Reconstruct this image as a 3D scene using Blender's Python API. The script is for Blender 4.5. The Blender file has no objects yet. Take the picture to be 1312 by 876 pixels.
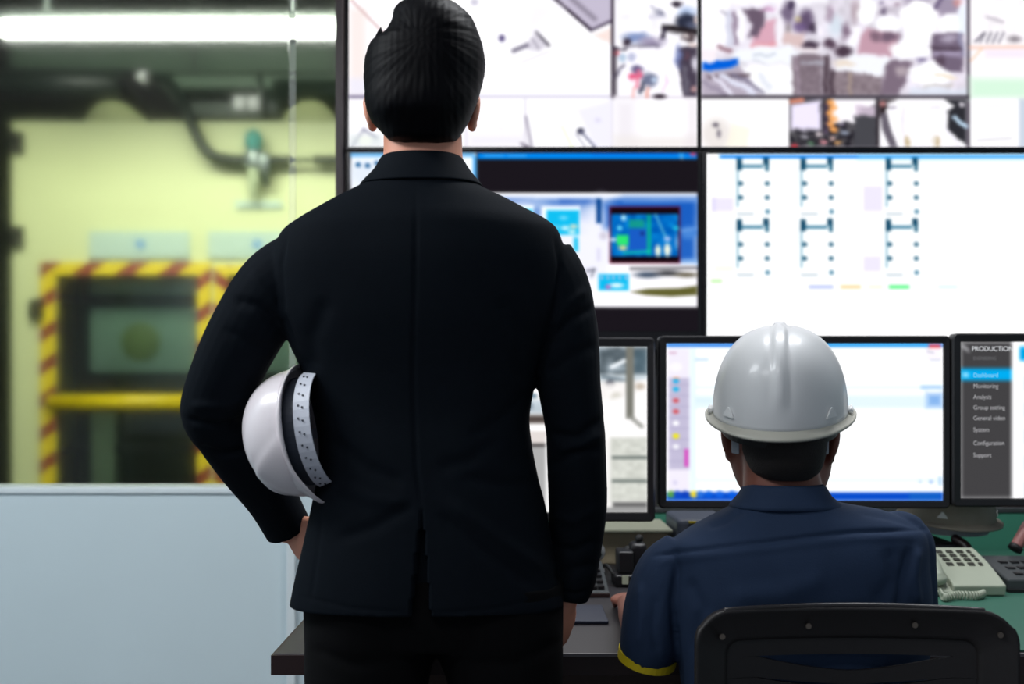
import bpy, bmesh, math, random
import numpy as np
from mathutils import Vector, Matrix, Euler, noise as mnoise

random.seed(7)
C = bpy.context.scene.collection
sc = bpy.context.scene

# ------------------------------------------------------------------ camera, light, exposure
F, CX, HY, ZC = 1500.0, 656.0, 500.0, 1.20        # focal length in px, principal column, horizon row, eye height
cd = bpy.data.cameras.new('camera'); cam = bpy.data.objects.new('camera', cd); C.objects.link(cam)
cam.location = (0, 0, ZC); cam.rotation_euler = (math.pi/2, 0, 0)
cd.sensor_width = 36.0; cd.lens = F/1312*36.0; cd.shift_y = (HY-438)/1312
cd.dof.use_dof = True; cd.dof.focus_distance = 2.15; cd.dof.aperture_fstop = 3.4
cd.clip_start = 0.05; cd.clip_end = 60
sc.camera = cam
sc.view_settings.view_transform = 'Standard'; sc.view_settings.look = 'None'
sc.view_settings.gamma = 1.0; sc.view_settings.exposure = 0.0; sc.view_settings.use_curve_mapping = False
sc.cycles.use_denoising = True
sc.cycles.max_bounces = 8

w = bpy.data.worlds.new('world'); sc.world = w; w.use_nodes = True
w.node_tree.nodes['Background'].inputs[0].default_value = (0.75, 0.85, 1.0, 1)
w.node_tree.nodes['Background'].inputs[1].default_value = 0.25

def area(name, loc, size, energy, col, target):
    ld = bpy.data.lights.new(name, 'AREA'); ld.shape = 'RECTANGLE'; ld.size, ld.size_y = size
    ld.energy = energy; ld.color = col
    o = bpy.data.objects.new(name, ld); C.objects.link(o); o.location = loc
    o.rotation_euler = (Vector(target)-Vector(loc)).to_track_quat('-Z', 'Y').to_euler()
    return o
# control room ceiling lights, and unseen fill lights added to brighten the hall behind the glass
area('ceiling_lamp', (-2.1, 1.8, 3.02), (1.8, 0.9), 100, (0.93, 0.97, 1.0), (-1.4, 2.8, 0.3))
area('ceiling_lamp', (0.75, 2.45, 3.02), (1.2, 0.5), 38, (0.95, 0.97, 1.0), (0.75, 2.2, 0))
area('ceiling_lamp', (-0.8, 0.2, 3.02), (1.4, 0.6), 26, (0.97, 0.98, 1.0), (-0.5, 1.6, 0.6))
area('hall_fill', (-1.6, 5.0, 3.35), (2.2, 0.5), 72, (0.95, 1.0, 0.84), (-1.9, 7.0, 1.6))
area('hall_fill', (-1.7, 5.6, 3.45), (2.4, 0.3), 3, (0.85, 1.0, 0.88), (-1.8, 8.5, 3.6))

# ------------------------------------------------------------------ helpers
def P(px, py, Y):
    return Vector(((px-CX)*Y/F, Y, ZC-(py-HY)*Y/F))
def ZP(py, Y): return ZC-(py-HY)*Y/F
def XP(px, Y): return (px-CX)*Y/F
def srgb(c):
    c = np.asarray(c, float)/255.0
    return np.where(c <= 0.04045, c/12.92, ((c+0.055)/1.055)**2.4)
def mat(name, col, rough=0.5, metal=0.0, var=0.08, nscale=20, bump=0.0, bscale=200, emit=None, es=0, trans=0.0, spec=0.5, wave=None, coat=0.0, sheen=0.0):
    m = bpy.data.materials.new(name); m.use_nodes = True
    nt = m.node_tree; b = nt.nodes['Principled BSDF']
    rgb = tuple(srgb(col))
    b.inputs['Roughness'].default_value = rough; b.inputs['Metallic'].default_value = metal
    b.inputs['Transmission Weight'].default_value = trans
    b.inputs['Specular IOR Level'].default_value = spec
    b.inputs['Coat Weight'].default_value = coat
    b.inputs['Sheen Weight'].default_value = sheen
    tc = nt.nodes.new('ShaderNodeTexCoord')
    if var > 0:
        n = nt.nodes.new('ShaderNodeTexNoise'); n.inputs['Scale'].default_value = nscale; n.inputs['Detail'].default_value = 4
        nt.links.new(tc.outputs['Object'], n.inputs['Vector'])
        r = nt.nodes.new('ShaderNodeMix'); r.data_type = 'RGBA'
        r.inputs[6].default_value = tuple(max(0, v*(1-var)) for v in rgb)+(1,)
        r.inputs[7].default_value = tuple(min(1, v*(1+var)) for v in rgb)+(1,)
        nt.links.new(n.outputs['Fac'], r.inputs[0]); nt.links.new(r.outputs[2], b.inputs['Base Color'])
    else:
        b.inputs['Base Color'].default_value = rgb+(1,)
    if bump > 0:
        if wave:
            t = nt.nodes.new('ShaderNodeTexWave'); t.bands_direction = wave; t.inputs['Scale'].default_value = bscale
            t.inputs['Distortion'].default_value = 1.5
        else:
            t = nt.nodes.new('ShaderNodeTexNoise'); t.inputs['Scale'].default_value = bscale
        nt.links.new(tc.outputs['Object'], t.inputs['Vector'])
        bp = nt.nodes.new('ShaderNodeBump'); bp.inputs['Strength'].default_value = bump; bp.inputs['Distance'].default_value = 0.002
        nt.links.new(t.outputs['Fac'], bp.inputs['Height']); nt.links.new(bp.outputs['Normal'], b.inputs['Normal'])
    if emit is not None:
        b.inputs['Emission Color'].default_value = tuple(srgb(emit))+(1,); b.inputs['Emission Strength'].default_value = es
    return m

M = {}
M['wall'] = mat('painted_wall', (206, 222, 228), 0.55, var=0.03, nscale=3)
M['wallcap'] = mat('wall_cap', (222, 232, 236), 0.4, var=0.02)
M['floor'] = mat('floor_vinyl', (92, 94, 98), 0.4, var=0.1)
M['ceil'] = mat('ceiling_tile', (200, 202, 204), 0.8, var=0.03)
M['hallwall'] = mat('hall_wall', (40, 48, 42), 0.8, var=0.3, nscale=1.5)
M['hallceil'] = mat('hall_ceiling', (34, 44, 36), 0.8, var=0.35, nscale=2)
M['darkwall'] = mat('dark_wall', (44, 42, 46), 0.7, var=0.1)
M['black'] = mat('black_plastic', (16, 14, 18), 0.42, var=0.1, bump=0.08, bscale=500)
M['gloss_black'] = mat('gloss_black', (14, 13, 17), 0.22, var=0.05)
M['maroon'] = mat('maroon_frame', (34, 16, 20), 0.4, var=0.1)
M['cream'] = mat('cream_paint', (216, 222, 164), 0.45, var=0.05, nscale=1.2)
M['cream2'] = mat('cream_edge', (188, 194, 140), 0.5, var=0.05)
M['yellow'] = mat('yellow_paint', (226, 200, 10), 0.4, var=0.04)
M['placard'] = mat('placard_blue', (186, 208, 190), 0.5, var=0.04)
M['placard2'] = mat('placard_mark', (110, 160, 200), 0.5, var=0.04)
M['darkglass'] = mat('cabin_dark', (44, 48, 42), 0.25, var=0.25, nscale=3)
M['grid_grey'] = mat('machine_grey', (176, 188, 148), 0.5, var=0.1)
M['steel'] = mat('steel', (150, 160, 155), 0.35, 0.6, var=0.1)
M['pipe'] = mat('green_pipe', (50, 64, 52), 0.4, var=0.15, nscale=5)
M['pipe_l'] = mat('light_duct', (84, 106, 86), 0.5, var=0.15, nscale=5)
M['hose'] = mat('dark_hose', (26, 38, 30), 0.4, var=0.1)
M['teal_knob'] = mat('teal_knob', (60, 150, 140), 0.4)
M['hatwhite'] = mat('white_shell', (236, 228, 232), 0.28, var=0.015, coat=0.3)
M['hatgrey'] = mat('grey_shell', (222, 223, 224), 0.38, var=0.02, nscale=30, coat=0.2)
M['hatbeige'] = mat('dusty_shell', (150, 142, 128), 0.5, var=0.15, nscale=30)
M['hatbrim'] = mat('brim_trim', (186, 184, 172), 0.4, var=0.05)
M['strapgrey'] = mat('strap_grey', (150, 156, 164), 0.5)
M['strapdark'] = mat('strap_dark', (46, 52, 64), 0.5)
M['strapwhite'] = mat('strap_white', (206, 210, 222), 0.45, var=0.03)
M['dark'] = mat('black_rubber', (10, 9, 11), 0.6)
M['jacket'] = mat('black_wool', (12, 18, 25), 0.78, var=0.12, nscale=60, bump=0.3, bscale=900, spec=0.07)
M['collar'] = mat('collar_wool', (13, 19, 26), 0.78, var=0.12, nscale=60, bump=0.3, bscale=900, spec=0.08)
M['trouser'] = mat('black_trouser', (4, 4, 6), 0.9, var=0.1, bump=0.2, bscale=900, spec=0.15)
M['skin'] = mat('skin', (236, 164, 136), 0.5, var=0.06, nscale=25, bump=0.1, bscale=400)
M['skin2'] = mat('dark_skin', (128, 74, 58), 0.5, var=0.08, nscale=25, bump=0.1, bscale=400)
M['hair'] = mat('black_hair', (3, 3, 7), 0.55, var=0.3, nscale=40, bump=0.15, bscale=30, wave='X', spec=0.1)
M['hair2'] = mat('cropped_hair', (26, 20, 19), 0.8, var=0.3, nscale=150, bump=0.8, bscale=500)
M['navy'] = mat('navy_cotton', (38, 54, 80), 0.8, var=0.15, nscale=12, bump=0.3, bscale=700, spec=0.2)
M['shirt_y'] = mat('yellow_trim', (214, 190, 20), 0.6, var=0.05)
M['chair'] = mat('chair_plastic', (23, 19, 20), 0.5, var=0.1, bump=0.15, bscale=600)
M['chair_rim'] = mat('chair_rim', (40, 37, 39), 0.35, var=0.1)
M['screw'] = mat('screw_steel', (120, 110, 100), 0.3, 0.8)
M['desk'] = mat('desk_laminate', (44, 41, 45), 0.5, var=0.12, nscale=8)
M['desk_edge'] = mat('desk_edge', (38, 18, 18), 0.5, var=0.15)
M['desk_strip'] = mat('desk_strip', (104, 100, 104), 0.35, 0.3)
M['desk_panel'] = mat('desk_panel', (78, 60, 54), 0.6, var=0.15)
M['teal'] = mat('teal_panel', (68, 140, 116), 0.55, var=0.08, nscale=6)
M['mat'] = mat('teal_mat', (46, 100, 82), 0.6, var=0.08, nscale=6)
M['beigebox'] = mat('beige_case', (186, 170, 140), 0.55, var=0.08)
M['bluegrey'] = mat('blue_grey_case', (84, 90, 104), 0.5, var=0.12)
M['phone'] = mat('phone_plastic', (166, 172, 154), 0.45, var=0.04)
M['key'] = mat('phone_key', (44, 44, 36), 0.5)
M['label_w'] = mat('pale_label', (170, 172, 150), 0.6)
M['redgrey'] = mat('red_grey_metal', (150, 100, 96), 0.4, var=0.25, nscale=80)
M['charcoal'] = mat('charcoal_plastic', (58, 62, 64), 0.55, var=0.25, nscale=90)
M['logo'] = mat('silver_logo', (246, 247, 246), 0.6)
M['white'] = mat('white_plastic', (225, 225, 225), 0.4)
M['shoe'] = mat('shoe_leather', (12, 10, 10), 0.3)

m = bpy.data.materials.new('tube_glow'); m.use_nodes = True
b = m.node_tree.nodes['Principled BSDF']; b.inputs['Emission Color'].default_value = (0.97, 1, 0.93, 1); b.inputs['Emission Strength'].default_value = 5
M['tube'] = m
# hazard stripes: diagonal bands worked out from object coordinates
def hazard_mat(sgn):
    m = bpy.data.materials.new('hazard_tape'); m.use_nodes = True; nt = m.node_tree; b = nt.nodes['Principled BSDF']
    tc = nt.nodes.new('ShaderNodeTexCoord'); sp = nt.nodes.new('ShaderNodeSeparateXYZ'); nt.links.new(tc.outputs['Object'], sp.inputs[0])
    ad = nt.nodes.new('ShaderNodeMath'); ad.operation = 'MULTIPLY_ADD'; ad.inputs[1].default_value = 0.75*sgn
    nt.links.new(sp.outputs[0], ad.inputs[0]); nt.links.new(sp.outputs[2], ad.inputs[2])
    mu = nt.nodes.new('ShaderNodeMath'); mu.operation = 'MULTIPLY'; mu.inputs[1].default_value = 1/0.195
    nt.links.new(ad.outputs[0], mu.inputs[0])
    fr = nt.nodes.new('ShaderNodeMath'); fr.operation = 'FRACT'; nt.links.new(mu.outputs[0], fr.inputs[0])
    gt = nt.nodes.new('ShaderNodeMath'); gt.operation = 'GREATER_THAN'; gt.inputs[1].default_value = 0.42; nt.links.new(fr.outputs[0], gt.inputs[0])
    mx = nt.nodes.new('ShaderNodeMix'); mx.data_type = 'RGBA'
    mx.inputs[6].default_value = tuple(srgb((138, 26, 40)))+(1,); mx.inputs[7].default_value = tuple(srgb((232, 206, 20)))+(1,)
    nt.links.new(gt.outputs[0], mx.inputs[0]); nt.links.new(mx.outputs[2], b.inputs['Base Color']); b.inputs['Roughness'].default_value = 0.45
    return m
M['hazard'] = hazard_mat(-1); M['hazard_m'] = hazard_mat(1)
# slightly hazy partition glass
m = bpy.data.materials.new('hazy_glass'); m.use_nodes = True; nt = m.node_tree; b = nt.nodes['Principled BSDF']
b.inputs['Base Color'].default_value = (0.97, 1.0, 0.98, 1); b.inputs['Transmission Weight'].default_value = 1.0
b.inputs['Roughness'].default_value = 0.25; b.inputs['IOR'].default_value = 1.06; b.inputs['Specular IOR Level'].default_value = 0.04
M['glass'] = m
m = bpy.data.materials.new('clear_pane'); m.use_nodes = True; nt = m.node_tree; nt.nodes.clear()
tr = nt.nodes.new('ShaderNodeBsdfTransparent'); tr.inputs[0].default_value = (0.86, 0.92, 0.86, 1); gl = nt.nodes.new('ShaderNodeBsdfGlossy'); gl.inputs['Roughness'].default_value = 0.05
mx = nt.nodes.new('ShaderNodeMixShader'); fr = nt.nodes.new('ShaderNodeFresnel'); fr.inputs[0].default_value = 1.5; ou = nt.nodes.new('ShaderNodeOutputMaterial')
nt.links.new(fr.outputs[0], mx.inputs[0]); nt.links.new(tr.outputs[0], mx.inputs[1]); nt.links.new(gl.outputs[0], mx.inputs[2]); nt.links.new(mx.outputs[0], ou.inputs[0])
M['pane'] = m
m = bpy.data.materials.new('glass_joint'); m.use_nodes = True; nt = m.node_tree; nt.nodes.clear()
tr = nt.nodes.new('ShaderNodeBsdfTransparent'); gl = nt.nodes.new('ShaderNodeBsdfDiffuse'); gl.inputs[0].default_value = (0.9, 0.95, 0.88, 1)
mx = nt.nodes.new('ShaderNodeMixShader'); mx.inputs[0].default_value = 0.13; ou = nt.nodes.new('ShaderNodeOutputMaterial')
nt.links.new(tr.outputs[0], mx.inputs[1]); nt.links.new(gl.outputs[0], mx.inputs[2]); nt.links.new(mx.outputs[0], ou.inputs[0])
M['seam'] = m
# screens show the colours stored in their own image grid
m = bpy.data.materials.new('screen_image'); m.use_nodes = True; nt = m.node_tree; nt.nodes.clear()
at = nt.nodes.new('ShaderNodeAttribute'); at.attribute_name = 'picture'
em = nt.nodes.new('ShaderNodeEmission'); em.inputs[1].default_value = 1.12
ou = nt.nodes.new('ShaderNodeOutputMaterial'); nt.links.new(at.outputs['Color'], em.inputs[0]); nt.links.new(em.outputs[0], ou.inputs[0])
M['screen'] = m
def glow(name, col, s=1.0):
    m = bpy.data.materials.new(name); m.use_nodes = True; nt = m.node_tree; nt.nodes.clear()
    em = nt.nodes.new('ShaderNodeEmission'); em.inputs[0].default_value = tuple(srgb(col))+(1,); em.inputs[1].default_value = s
    ou = nt.nodes.new('ShaderNodeOutputMaterial'); nt.links.new(em.outputs[0], ou.inputs[0]); return m
M['txt'] = glow('menu_text', (175, 175, 178)); M['txt_w'] = glow('menu_text_bright', (225, 228, 232)); M['txt_d'] = glow('menu_text_dim', (105, 105, 108)); M['txt_b'] = glow('menu_text_blue', (140, 215, 245))

def thing(name, label, cat, loc=(0, 0, 0), rot=(0, 0, 0), group=None):
    o = bpy.data.objects.new(name, None); C.objects.link(o); o.location = loc; o.rotation_euler = rot
    o['label'] = label; o['category'] = cat
    if group: o['group'] = group
    return o
def tag(o, label, cat, group=None):
    o['label'] = label; o['category'] = cat
    if group: o['group'] = group
    return o
def obj(name, bm, m, parent=None, smooth=False, local=False, bevel=0, kind=None, label=None):
    """one mesh object; coordinates are world unless local"""
    me = bm
    if isinstance(bm, bmesh.types.BMesh):
        bmesh.ops.recalc_face_normals(bm, faces=bm.faces)
        me = bpy.data.meshes.new(name); bm.to_mesh(me); bm.free()
    if parent is not None and not local:
        chain = Matrix.Identity(4); p = parent; ms = []
        while p is not None: ms.append(p.matrix_basis.copy()); p = p.parent
        for x in reversed(ms): chain = chain @ x
        me.transform(chain.inverted())
    o = bpy.data.objects.new(name, me); C.objects.link(o)
    if m is not None and not me.materials: me.materials.append(m)
    if smooth:
        me.polygons.foreach_set('use_smooth', [True]*len(me.polygons))
    if parent is not None: o.parent = parent
    if bevel:
        bv = o.modifiers.new('bevel', 'BEVEL'); bv.width = bevel; bv.segments = 3; bv.limit_method = 'ANGLE'; bv.harden_normals = False
    if kind: o['kind'] = kind
    if label: o['label'] = label
    return o
def box(bm, x0, x1, y0, y1, z0, z1, mt=None):
    v = [bm.verts.new((x, y, z)) for x in (x0, x1) for y in (y0, y1) for z in (z0, z1)]
    if mt is not None:
        for q in v: q.co = mt @ q.co
    for f in ((0, 1, 3, 2), (4, 6, 7, 5), (0, 4, 5, 1), (2, 3, 7, 6), (0, 2, 6, 4), (1, 5, 7, 3)): bm.faces.new([v[i] for i in f])
    return v
def B(*a, **k):
    bm = bmesh.new(); box(bm, *a, **k); return bm
def skin_rings(bm, rings, cap=True, close=True):
    vr = [[bm.verts.new(p) for p in r] for r in rings]
    n = len(rings[0])
    for a, b_ in zip(vr[:-1], vr[1:]):
        for i in range(n if close else n-1):
            bm.faces.new((a[i], a[(i+1) % n], b_[(i+1) % n], b_[i]))
    if cap:
        bm.faces.new(vr[0][::-1]); bm.faces.new(vr[-1])
    return vr
def tube(bm, pts, rad, n=16, flat=1.0, up=Vector((0, 0, 1)), dome=True):
    pts = [Vector(p) for p in pts]
    if not hasattr(rad, '__len__'): rad = [rad]*len(pts)
    rings = []; side = None
    P2, R2 = list(pts), list(rad)
    for i, p in enumerate(P2):
        a = P2[max(0, i-1)]; c = P2[min(len(P2)-1, i+1)]; d = (c-a).normalized()
        if side is None:
            side = d.cross(up)
            if side.length < 0.1: side = d.cross(Vector((0, 1, 0)))
            side.normalize()
        else:
            side = (side - d*side.dot(d)).normalized()
        u = side.cross(d).normalized()
        def ring(c0, r): return [c0+side*(math.cos(t)*r)+u*(math.sin(t)*r*flat) for t in [2*math.pi*k/n for k in range(n)]]
        if dome and i == 0:
            rings.append(ring(p-d*R2[0]*0.5, R2[0]*0.55)); rings.append(ring(p-d*R2[0]*0.3, R2[0]*0.85))
        rings.append(ring(p, R2[i]))
        if dome and i == len(P2)-1:
            rings.append(ring(p+d*R2[i]*0.3, R2[i]*0.85)); rings.append(ring(p+d*R2[i]*0.5, R2[i]*0.55))
    skin_rings(bm, rings)
def spline(pts, n):
    """Catmull-Rom through rows of numbers"""
    pts = [np.array(p, float) for p in pts]; out = []
    q = [2*pts[0]-pts[1]]+pts+[2*pts[-1]-pts[-2]]
    for i in range(1, len(q)-2):
        for k in range(n):
            t = k/n
            out.append(0.5*((2*q[i])+(-q[i-1]+q[i+1])*t+(2*q[i-1]-5*q[i]+4*q[i+1]-q[i+2])*t*t+(-q[i-1]+3*q[i]-3*q[i+1]+q[i+2])*t**3))
    out.append(pts[-1]); return out
def slices(bm, rows, Yc, n=48, sub=4, e=2.4, tilt=0.0):
    """rows: photo row, left column, right column, half depth, depth offset; the profile stands at distance Yc"""
    rings = []
    for r in spline(rows, sub):
        py, xl, xr, hd, off = r
        z = ZP(py, Yc); xc = (XP(xl, Yc)+XP(xr, Yc))/2; hw = (XP(xr, Yc)-XP(xl, Yc))/2
        ring = []
        for k in range(n):
            t = 2*math.pi*k/n; c, s = math.cos(t), math.sin(t)
            ring.append(Vector((xc+hw*abs(c)**(2/e)*np.sign(c), Yc+off+hd*abs(s)**(2/e)*np.sign(s), z + tilt*s)))
        rings.append(ring)
    skin_rings(bm, rings)
def ell(bm, c, r, rot=None, sub=3):
    mt = Matrix.Translation(Vector(c)) @ (Euler(rot).to_matrix().to_4x4() if rot else Matrix.Identity(4)) @ Matrix.Diagonal((r[0], r[1], r[2], 1))
    bmesh.ops.create_icosphere(bm, subdivisions=sub, radius=1, matrix=mt)
def remeshed(bm, voxel, smooth=4):
    me = bpy.data.meshes.new('tmp'); bm.to_mesh(me); bm.free()
    o = bpy.data.objects.new('tmp', me); C.objects.link(o)
    r = o.modifiers.new('r', 'REMESH'); r.mode = 'VOXEL'; r.voxel_size = voxel
    s = o.modifiers.new('s', 'SMOOTH'); s.iterations = smooth; s.factor = 0.5
    dg = bpy.context.evaluated_depsgraph_get(); ev = o.evaluated_get(dg)
    out = bpy.data.meshes.new_from_object(ev)
    bpy.data.objects.remove(o); bpy.data.meshes.remove(me)
    out.materials.clear()
    return out
def folds(me, strokes, facing=0.25, wedge=None, lump=0.0, lscale=6):
    """press grooves (positive depth) or raise ridges along polylines on the side that faces the room"""
    n = len(me.vertices); co = np.empty(n*3); me.vertices.foreach_get('co', co); co = co.reshape(-1, 3)
    no = np.empty(n*3); me.vertices.foreach_get('normal', no); no = no.reshape(-1, 3)
    px = CX+co[:, 0]*F/co[:, 1]; py = HY-(co[:, 2]-ZC)*F/co[:, 1]
    d = np.zeros(n)
    for pl, wd, dep in strokes:
        best = np.full(n, 1e9); tt = np.zeros(n); L = len(pl)-1
        for i in range(L):
            ax, ay = pl[i]; bx, by = pl[i+1]; vx, vy = bx-ax, by-ay
            t = np.clip(((px-ax)*vx+(py-ay)*vy)/(vx*vx+vy*vy), 0, 1)
            dd = np.hypot(px-ax-t*vx, py-ay-t*vy)
            q = dd < best; best[q] = dd[q]; tt[q] = ((i+t)/L)[q]
        fade = np.minimum(1, 6*np.minimum(tt, 1-tt)+0.15)
        d -= dep*np.exp(-(best/wd)**2)*fade
    face = np.clip((-no[:, 1]+facing)/0.4, 0, 1)
    if lump:
        for i in range(n):
            v = Vector(co[i]*np.array([lscale, lscale, lscale*0.6]))
            d[i] += lump*mnoise.noise(v)
    co += no*(d*face)[:, None]
    if wedge:
        (ax, ay), (lx, ly), (rx, ry) = wedge
        t = np.clip((py-ay)/(ly-ay), 0, 1.5)
        xl = ax+(lx-ax)*t; xr = ax+(rx-ax)*t
        q = (py > ay) & (px > xl) & (px < xr) & (no[:, 1] < 0.2)
        co[q, 1] += 0.024*np.clip(t[q]*4, 0, 1)
    me.vertices.foreach_set('co', co.ravel()); me.update()

# ------------------------------------------------------------------ pictures shown on the screens
class Pic:
    def __init__(s, x0, y0, x1, y1, step, base):
        s.b = (x0, y0, x1, y1); nx = int((x1-x0)/step)+1; ny = int((y1-y0)/step)+1
        s.X, s.Y = np.meshgrid(np.linspace(x0, x1, nx), np.linspace(y0, y1, ny))
        s.I = np.ones((ny, nx, 3))*np.array(base, float); s.rs = np.random.RandomState(3)
    def put(s, d, c, a=1.0, soft=2.0):
        m = np.clip(0.5-d/soft, 0, 1)*a
        s.I = s.I*(1-m[..., None])+np.array(c, float)*m[..., None]; return s
    def rect(s, x0, y0, x1, y1, c, a=1.0, soft=2.0):
        return s.put(np.maximum(np.maximum(x0-s.X, s.X-x1), np.maximum(y0-s.Y, s.Y-y1)), c, a, soft)
    def el(s, cx, cy, rx, ry, c, a=1.0, soft=3.0):
        return s.put((np.hypot((s.X-cx)/rx, (s.Y-cy)/ry)-1)*min(rx, ry), c, a, soft)
    def line(s, x0, y0, x1, y1, wd, c, a=1.0, soft=2.0):
        vx, vy = x1-x0, y1-y0; t = np.clip(((s.X-x0)*vx+(s.Y-y0)*vy)/(vx*vx+vy*vy+1e-9), 0, 1)
        return s.put(np.hypot(s.X-x0-t*vx, s.Y-y0-t*vy)-wd/2, c, a, soft)
    def poly(s, pts, c, a=1.0, soft=2.5):
        ins = np.zeros(s.X.shape, bool); dm = np.full(s.X.shape, 1e9)
        for i in range(len(pts)):
            x0, y0 = pts[i]; x1, y1 = pts[(i+1) % len(pts)]
            cr = ((y0 > s.Y) != (y1 > s.Y)) & (s.X < (x1-x0)*(s.Y-y0)/((y1-y0) if y1 != y0 else 1e-9)+x0); ins ^= cr
            vx, vy = x1-x0, y1-y0; t = np.clip(((s.X-x0)*vx+(s.Y-y0)*vy)/(vx*vx+vy*vy+1e-9), 0, 1)
            dm = np.minimum(dm, np.hypot(s.X-x0-t*vx, s.Y-y0-t*vy))
        return s.put(np.where(ins, -dm, dm), c, a, soft)
    def mottle(s, x0, y0, x1, y1, cell, amp, seed=1, tint=(1, 1, 1)):
        rs = np.random.RandomState(seed); gx = int((x1-x0)/cell)+3; gy = int((y1-y0)/cell)+3; g = rs.rand(gy, gx)*2-1
        u = np.clip((s.X-x0)/cell, 0, gx-2.001); v = np.clip((s.Y-y0)/cell, 0, gy-2.001); i = u.astype(int); j = v.astype(int); fu = u-i; fv = v-j
        fu = fu*fu*(3-2*fu); fv = fv*fv*(3-2*fv)
        n = g[j, i]*(1-fu)*(1-fv)+g[j, i+1]*fu*(1-fv)+g[j+1, i]*(1-fu)*fv+g[j+1, i+1]*fu*fv
        msk = ((s.X > x0) & (s.X < x1) & (s.Y > y0) & (s.Y < y1))
        s.I += (n*amp*msk)[..., None]*np.array(tint); return s
    def warp(s, x0, y0, x1, y1, cell, amp, seed=1):
        rs = np.random.RandomState(seed); D = []
        for _ in range(2):
            gx = int((x1-x0)/cell)+3; gy = int((y1-y0)/cell)+3; g = rs.rand(gy, gx)*2-1
            u = np.clip((s.X-x0)/cell, 0, gx-2.001); v = np.clip((s.Y-y0)/cell, 0, gy-2.001); i = u.astype(int); j = v.astype(int); fu = u-i; fv = v-j
            D.append(g[j, i]*(1-fu)*(1-fv)+g[j, i+1]*fu*(1-fv)+g[j+1, i]*(1-fu)*fv+g[j+1, i+1]*fu*fv)
        k = np.clip(np.minimum(np.minimum(s.X-x0, x1-s.X), np.minimum(s.Y-y0, y1-s.Y))/6, 0, 1)*amp
        st = s.X[0, 1]-s.X[0, 0]; ny, nx = s.X.shape
        I = np.clip(np.round((s.X+D[0]*k-s.b[0])/st).astype(int), 0, nx-1); J = np.clip(np.round((s.Y+D[1]*k-s.b[1])/st).astype(int), 0, ny-1)
        s.I = s.I[J, I]; return s
    def mesh(s, Y):
        ny, nx = s.X.shape; me = bpy.data.meshes.new('screen')
        for _ in range(2):
            J = np.pad(s.I, ((1, 1), (0, 0), (0, 0)), 'edge'); s.I = (J[:-2]+2*J[1:-1]+J[2:])/4
            J = np.pad(s.I, ((0, 0), (1, 1), (0, 0)), 'edge'); s.I = (J[:, :-2]+2*J[:, 1:-1]+J[:, 2:])/4
        V = np.stack([(s.X-CX)*Y/F, np.full(s.X.shape, Y), ZC-(s.Y-HY)*Y/F], -1).reshape(-1, 3)
        idx = np.arange(nx*ny).reshape(ny, nx)
        Q = np.stack([idx[:-1, :-1], idx[1:, :-1], idx[1:, 1:], idx[:-1, 1:]], -1).reshape(-1, 4)
        me.vertices.add(len(V)); me.vertices.foreach_set('co', V.ravel())
        me.loops.add(Q.size); me.loops.foreach_set('vertex_index', Q.ravel())
        me.polygons.add(len(Q)); me.polygons.foreach_set('loop_start', np.arange(len(Q))*4); me.polygons.foreach_set('loop_total', np.full(len(Q), 4))
        me.update(); me.validate()
        a = me.attributes.new('picture', 'FLOAT_COLOR', 'POINT')
        col = np.ones((len(V), 4)); col[:, :3] = srgb(np.clip(s.I, 0, 255)).reshape(-1, 3); a.data.foreach_set('color', col.ravel())
        return me

# ------------------------------------------------------------------ the room
VW = 4.07                      # distance of the video wall's screens
def struct(name, bm, m, **k): return obj(name, bm, m, kind='structure', **k)
struct('floor', B(-4.5, 4.0, -1.6, 10.0, -0.1, 0), M['floor'])
struct('ceiling', B(-3.2, 3.4, -1.6, 4.30, 3.05, 3.15), M['ceil'])
struct('wall_video', B(XP(434, VW)+0.0, 3.4, 4.17, 4.30, 0, 3.05), M['darkwall'])
struct('wall_left', B(-3.3, -3.2, -1.6, 4.30, 0, 3.05), M['wall'])
struct('wall_right', B(3.4, 3.5, -1.6, 4.30, 0, 3.05), M['wall'])
hw = ZP(624, 4.10)
struct('wall_partition', B(-3.2, XP(434, VW), 4.10, 4.25, 0, hw-0.02), M['wall'])
struct('trim_1', B(-3.2, XP(434, VW), 4.09, 4.26, hw-0.022, hw), M['wallcap'], bevel=0.004)
struct('trim_2', B(XP(368, 4.09), XP(379, 4.09), 4.075, 4.10, 0, hw-0.022), M['wallcap'], bevel=0.003)
struct('trim_3', B(XP(432, 4.06), XP(441, 4.06), 4.02, 4.30, 0, 3.05), M['maroon'], bevel=0.002)
struct('window_1', B(-3.2, XP(370, 4.15), 4.150, 4.158, hw, 3.05), M['glass'])
struct('window_2', B(XP(379, 4.15), XP(432, 4.15), 4.150, 4.158, hw, 3.05), M['glass'])
struct('trim_4', B(XP(370, 4.15), XP(379, 4.15), 4.151, 4.157, hw, 3.05), M['seam'])
# hall behind the glass
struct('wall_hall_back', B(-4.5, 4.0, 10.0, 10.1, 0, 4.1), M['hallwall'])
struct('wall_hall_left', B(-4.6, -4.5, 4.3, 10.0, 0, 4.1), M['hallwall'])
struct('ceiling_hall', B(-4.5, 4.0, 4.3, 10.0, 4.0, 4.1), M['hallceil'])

# ------------------------------------------------------------------ video wall
def display(x0, y0, x1, y1, label, pic):
    t = thing('video_wall_display', label, 'display screen', P((x0+x1)/2, y1, VW+0.06), group='displays of the video wall')
    bm = B(XP(x0, VW), XP(x1, VW), VW+0.003, VW+0.10, ZP(y1, VW), ZP(y0, VW))
    obj('frame', bm, M['gloss_black'], t, bevel=0.003)
    obj('screen', pic.mesh(VW), M['screen'], t)
    return t
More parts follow.
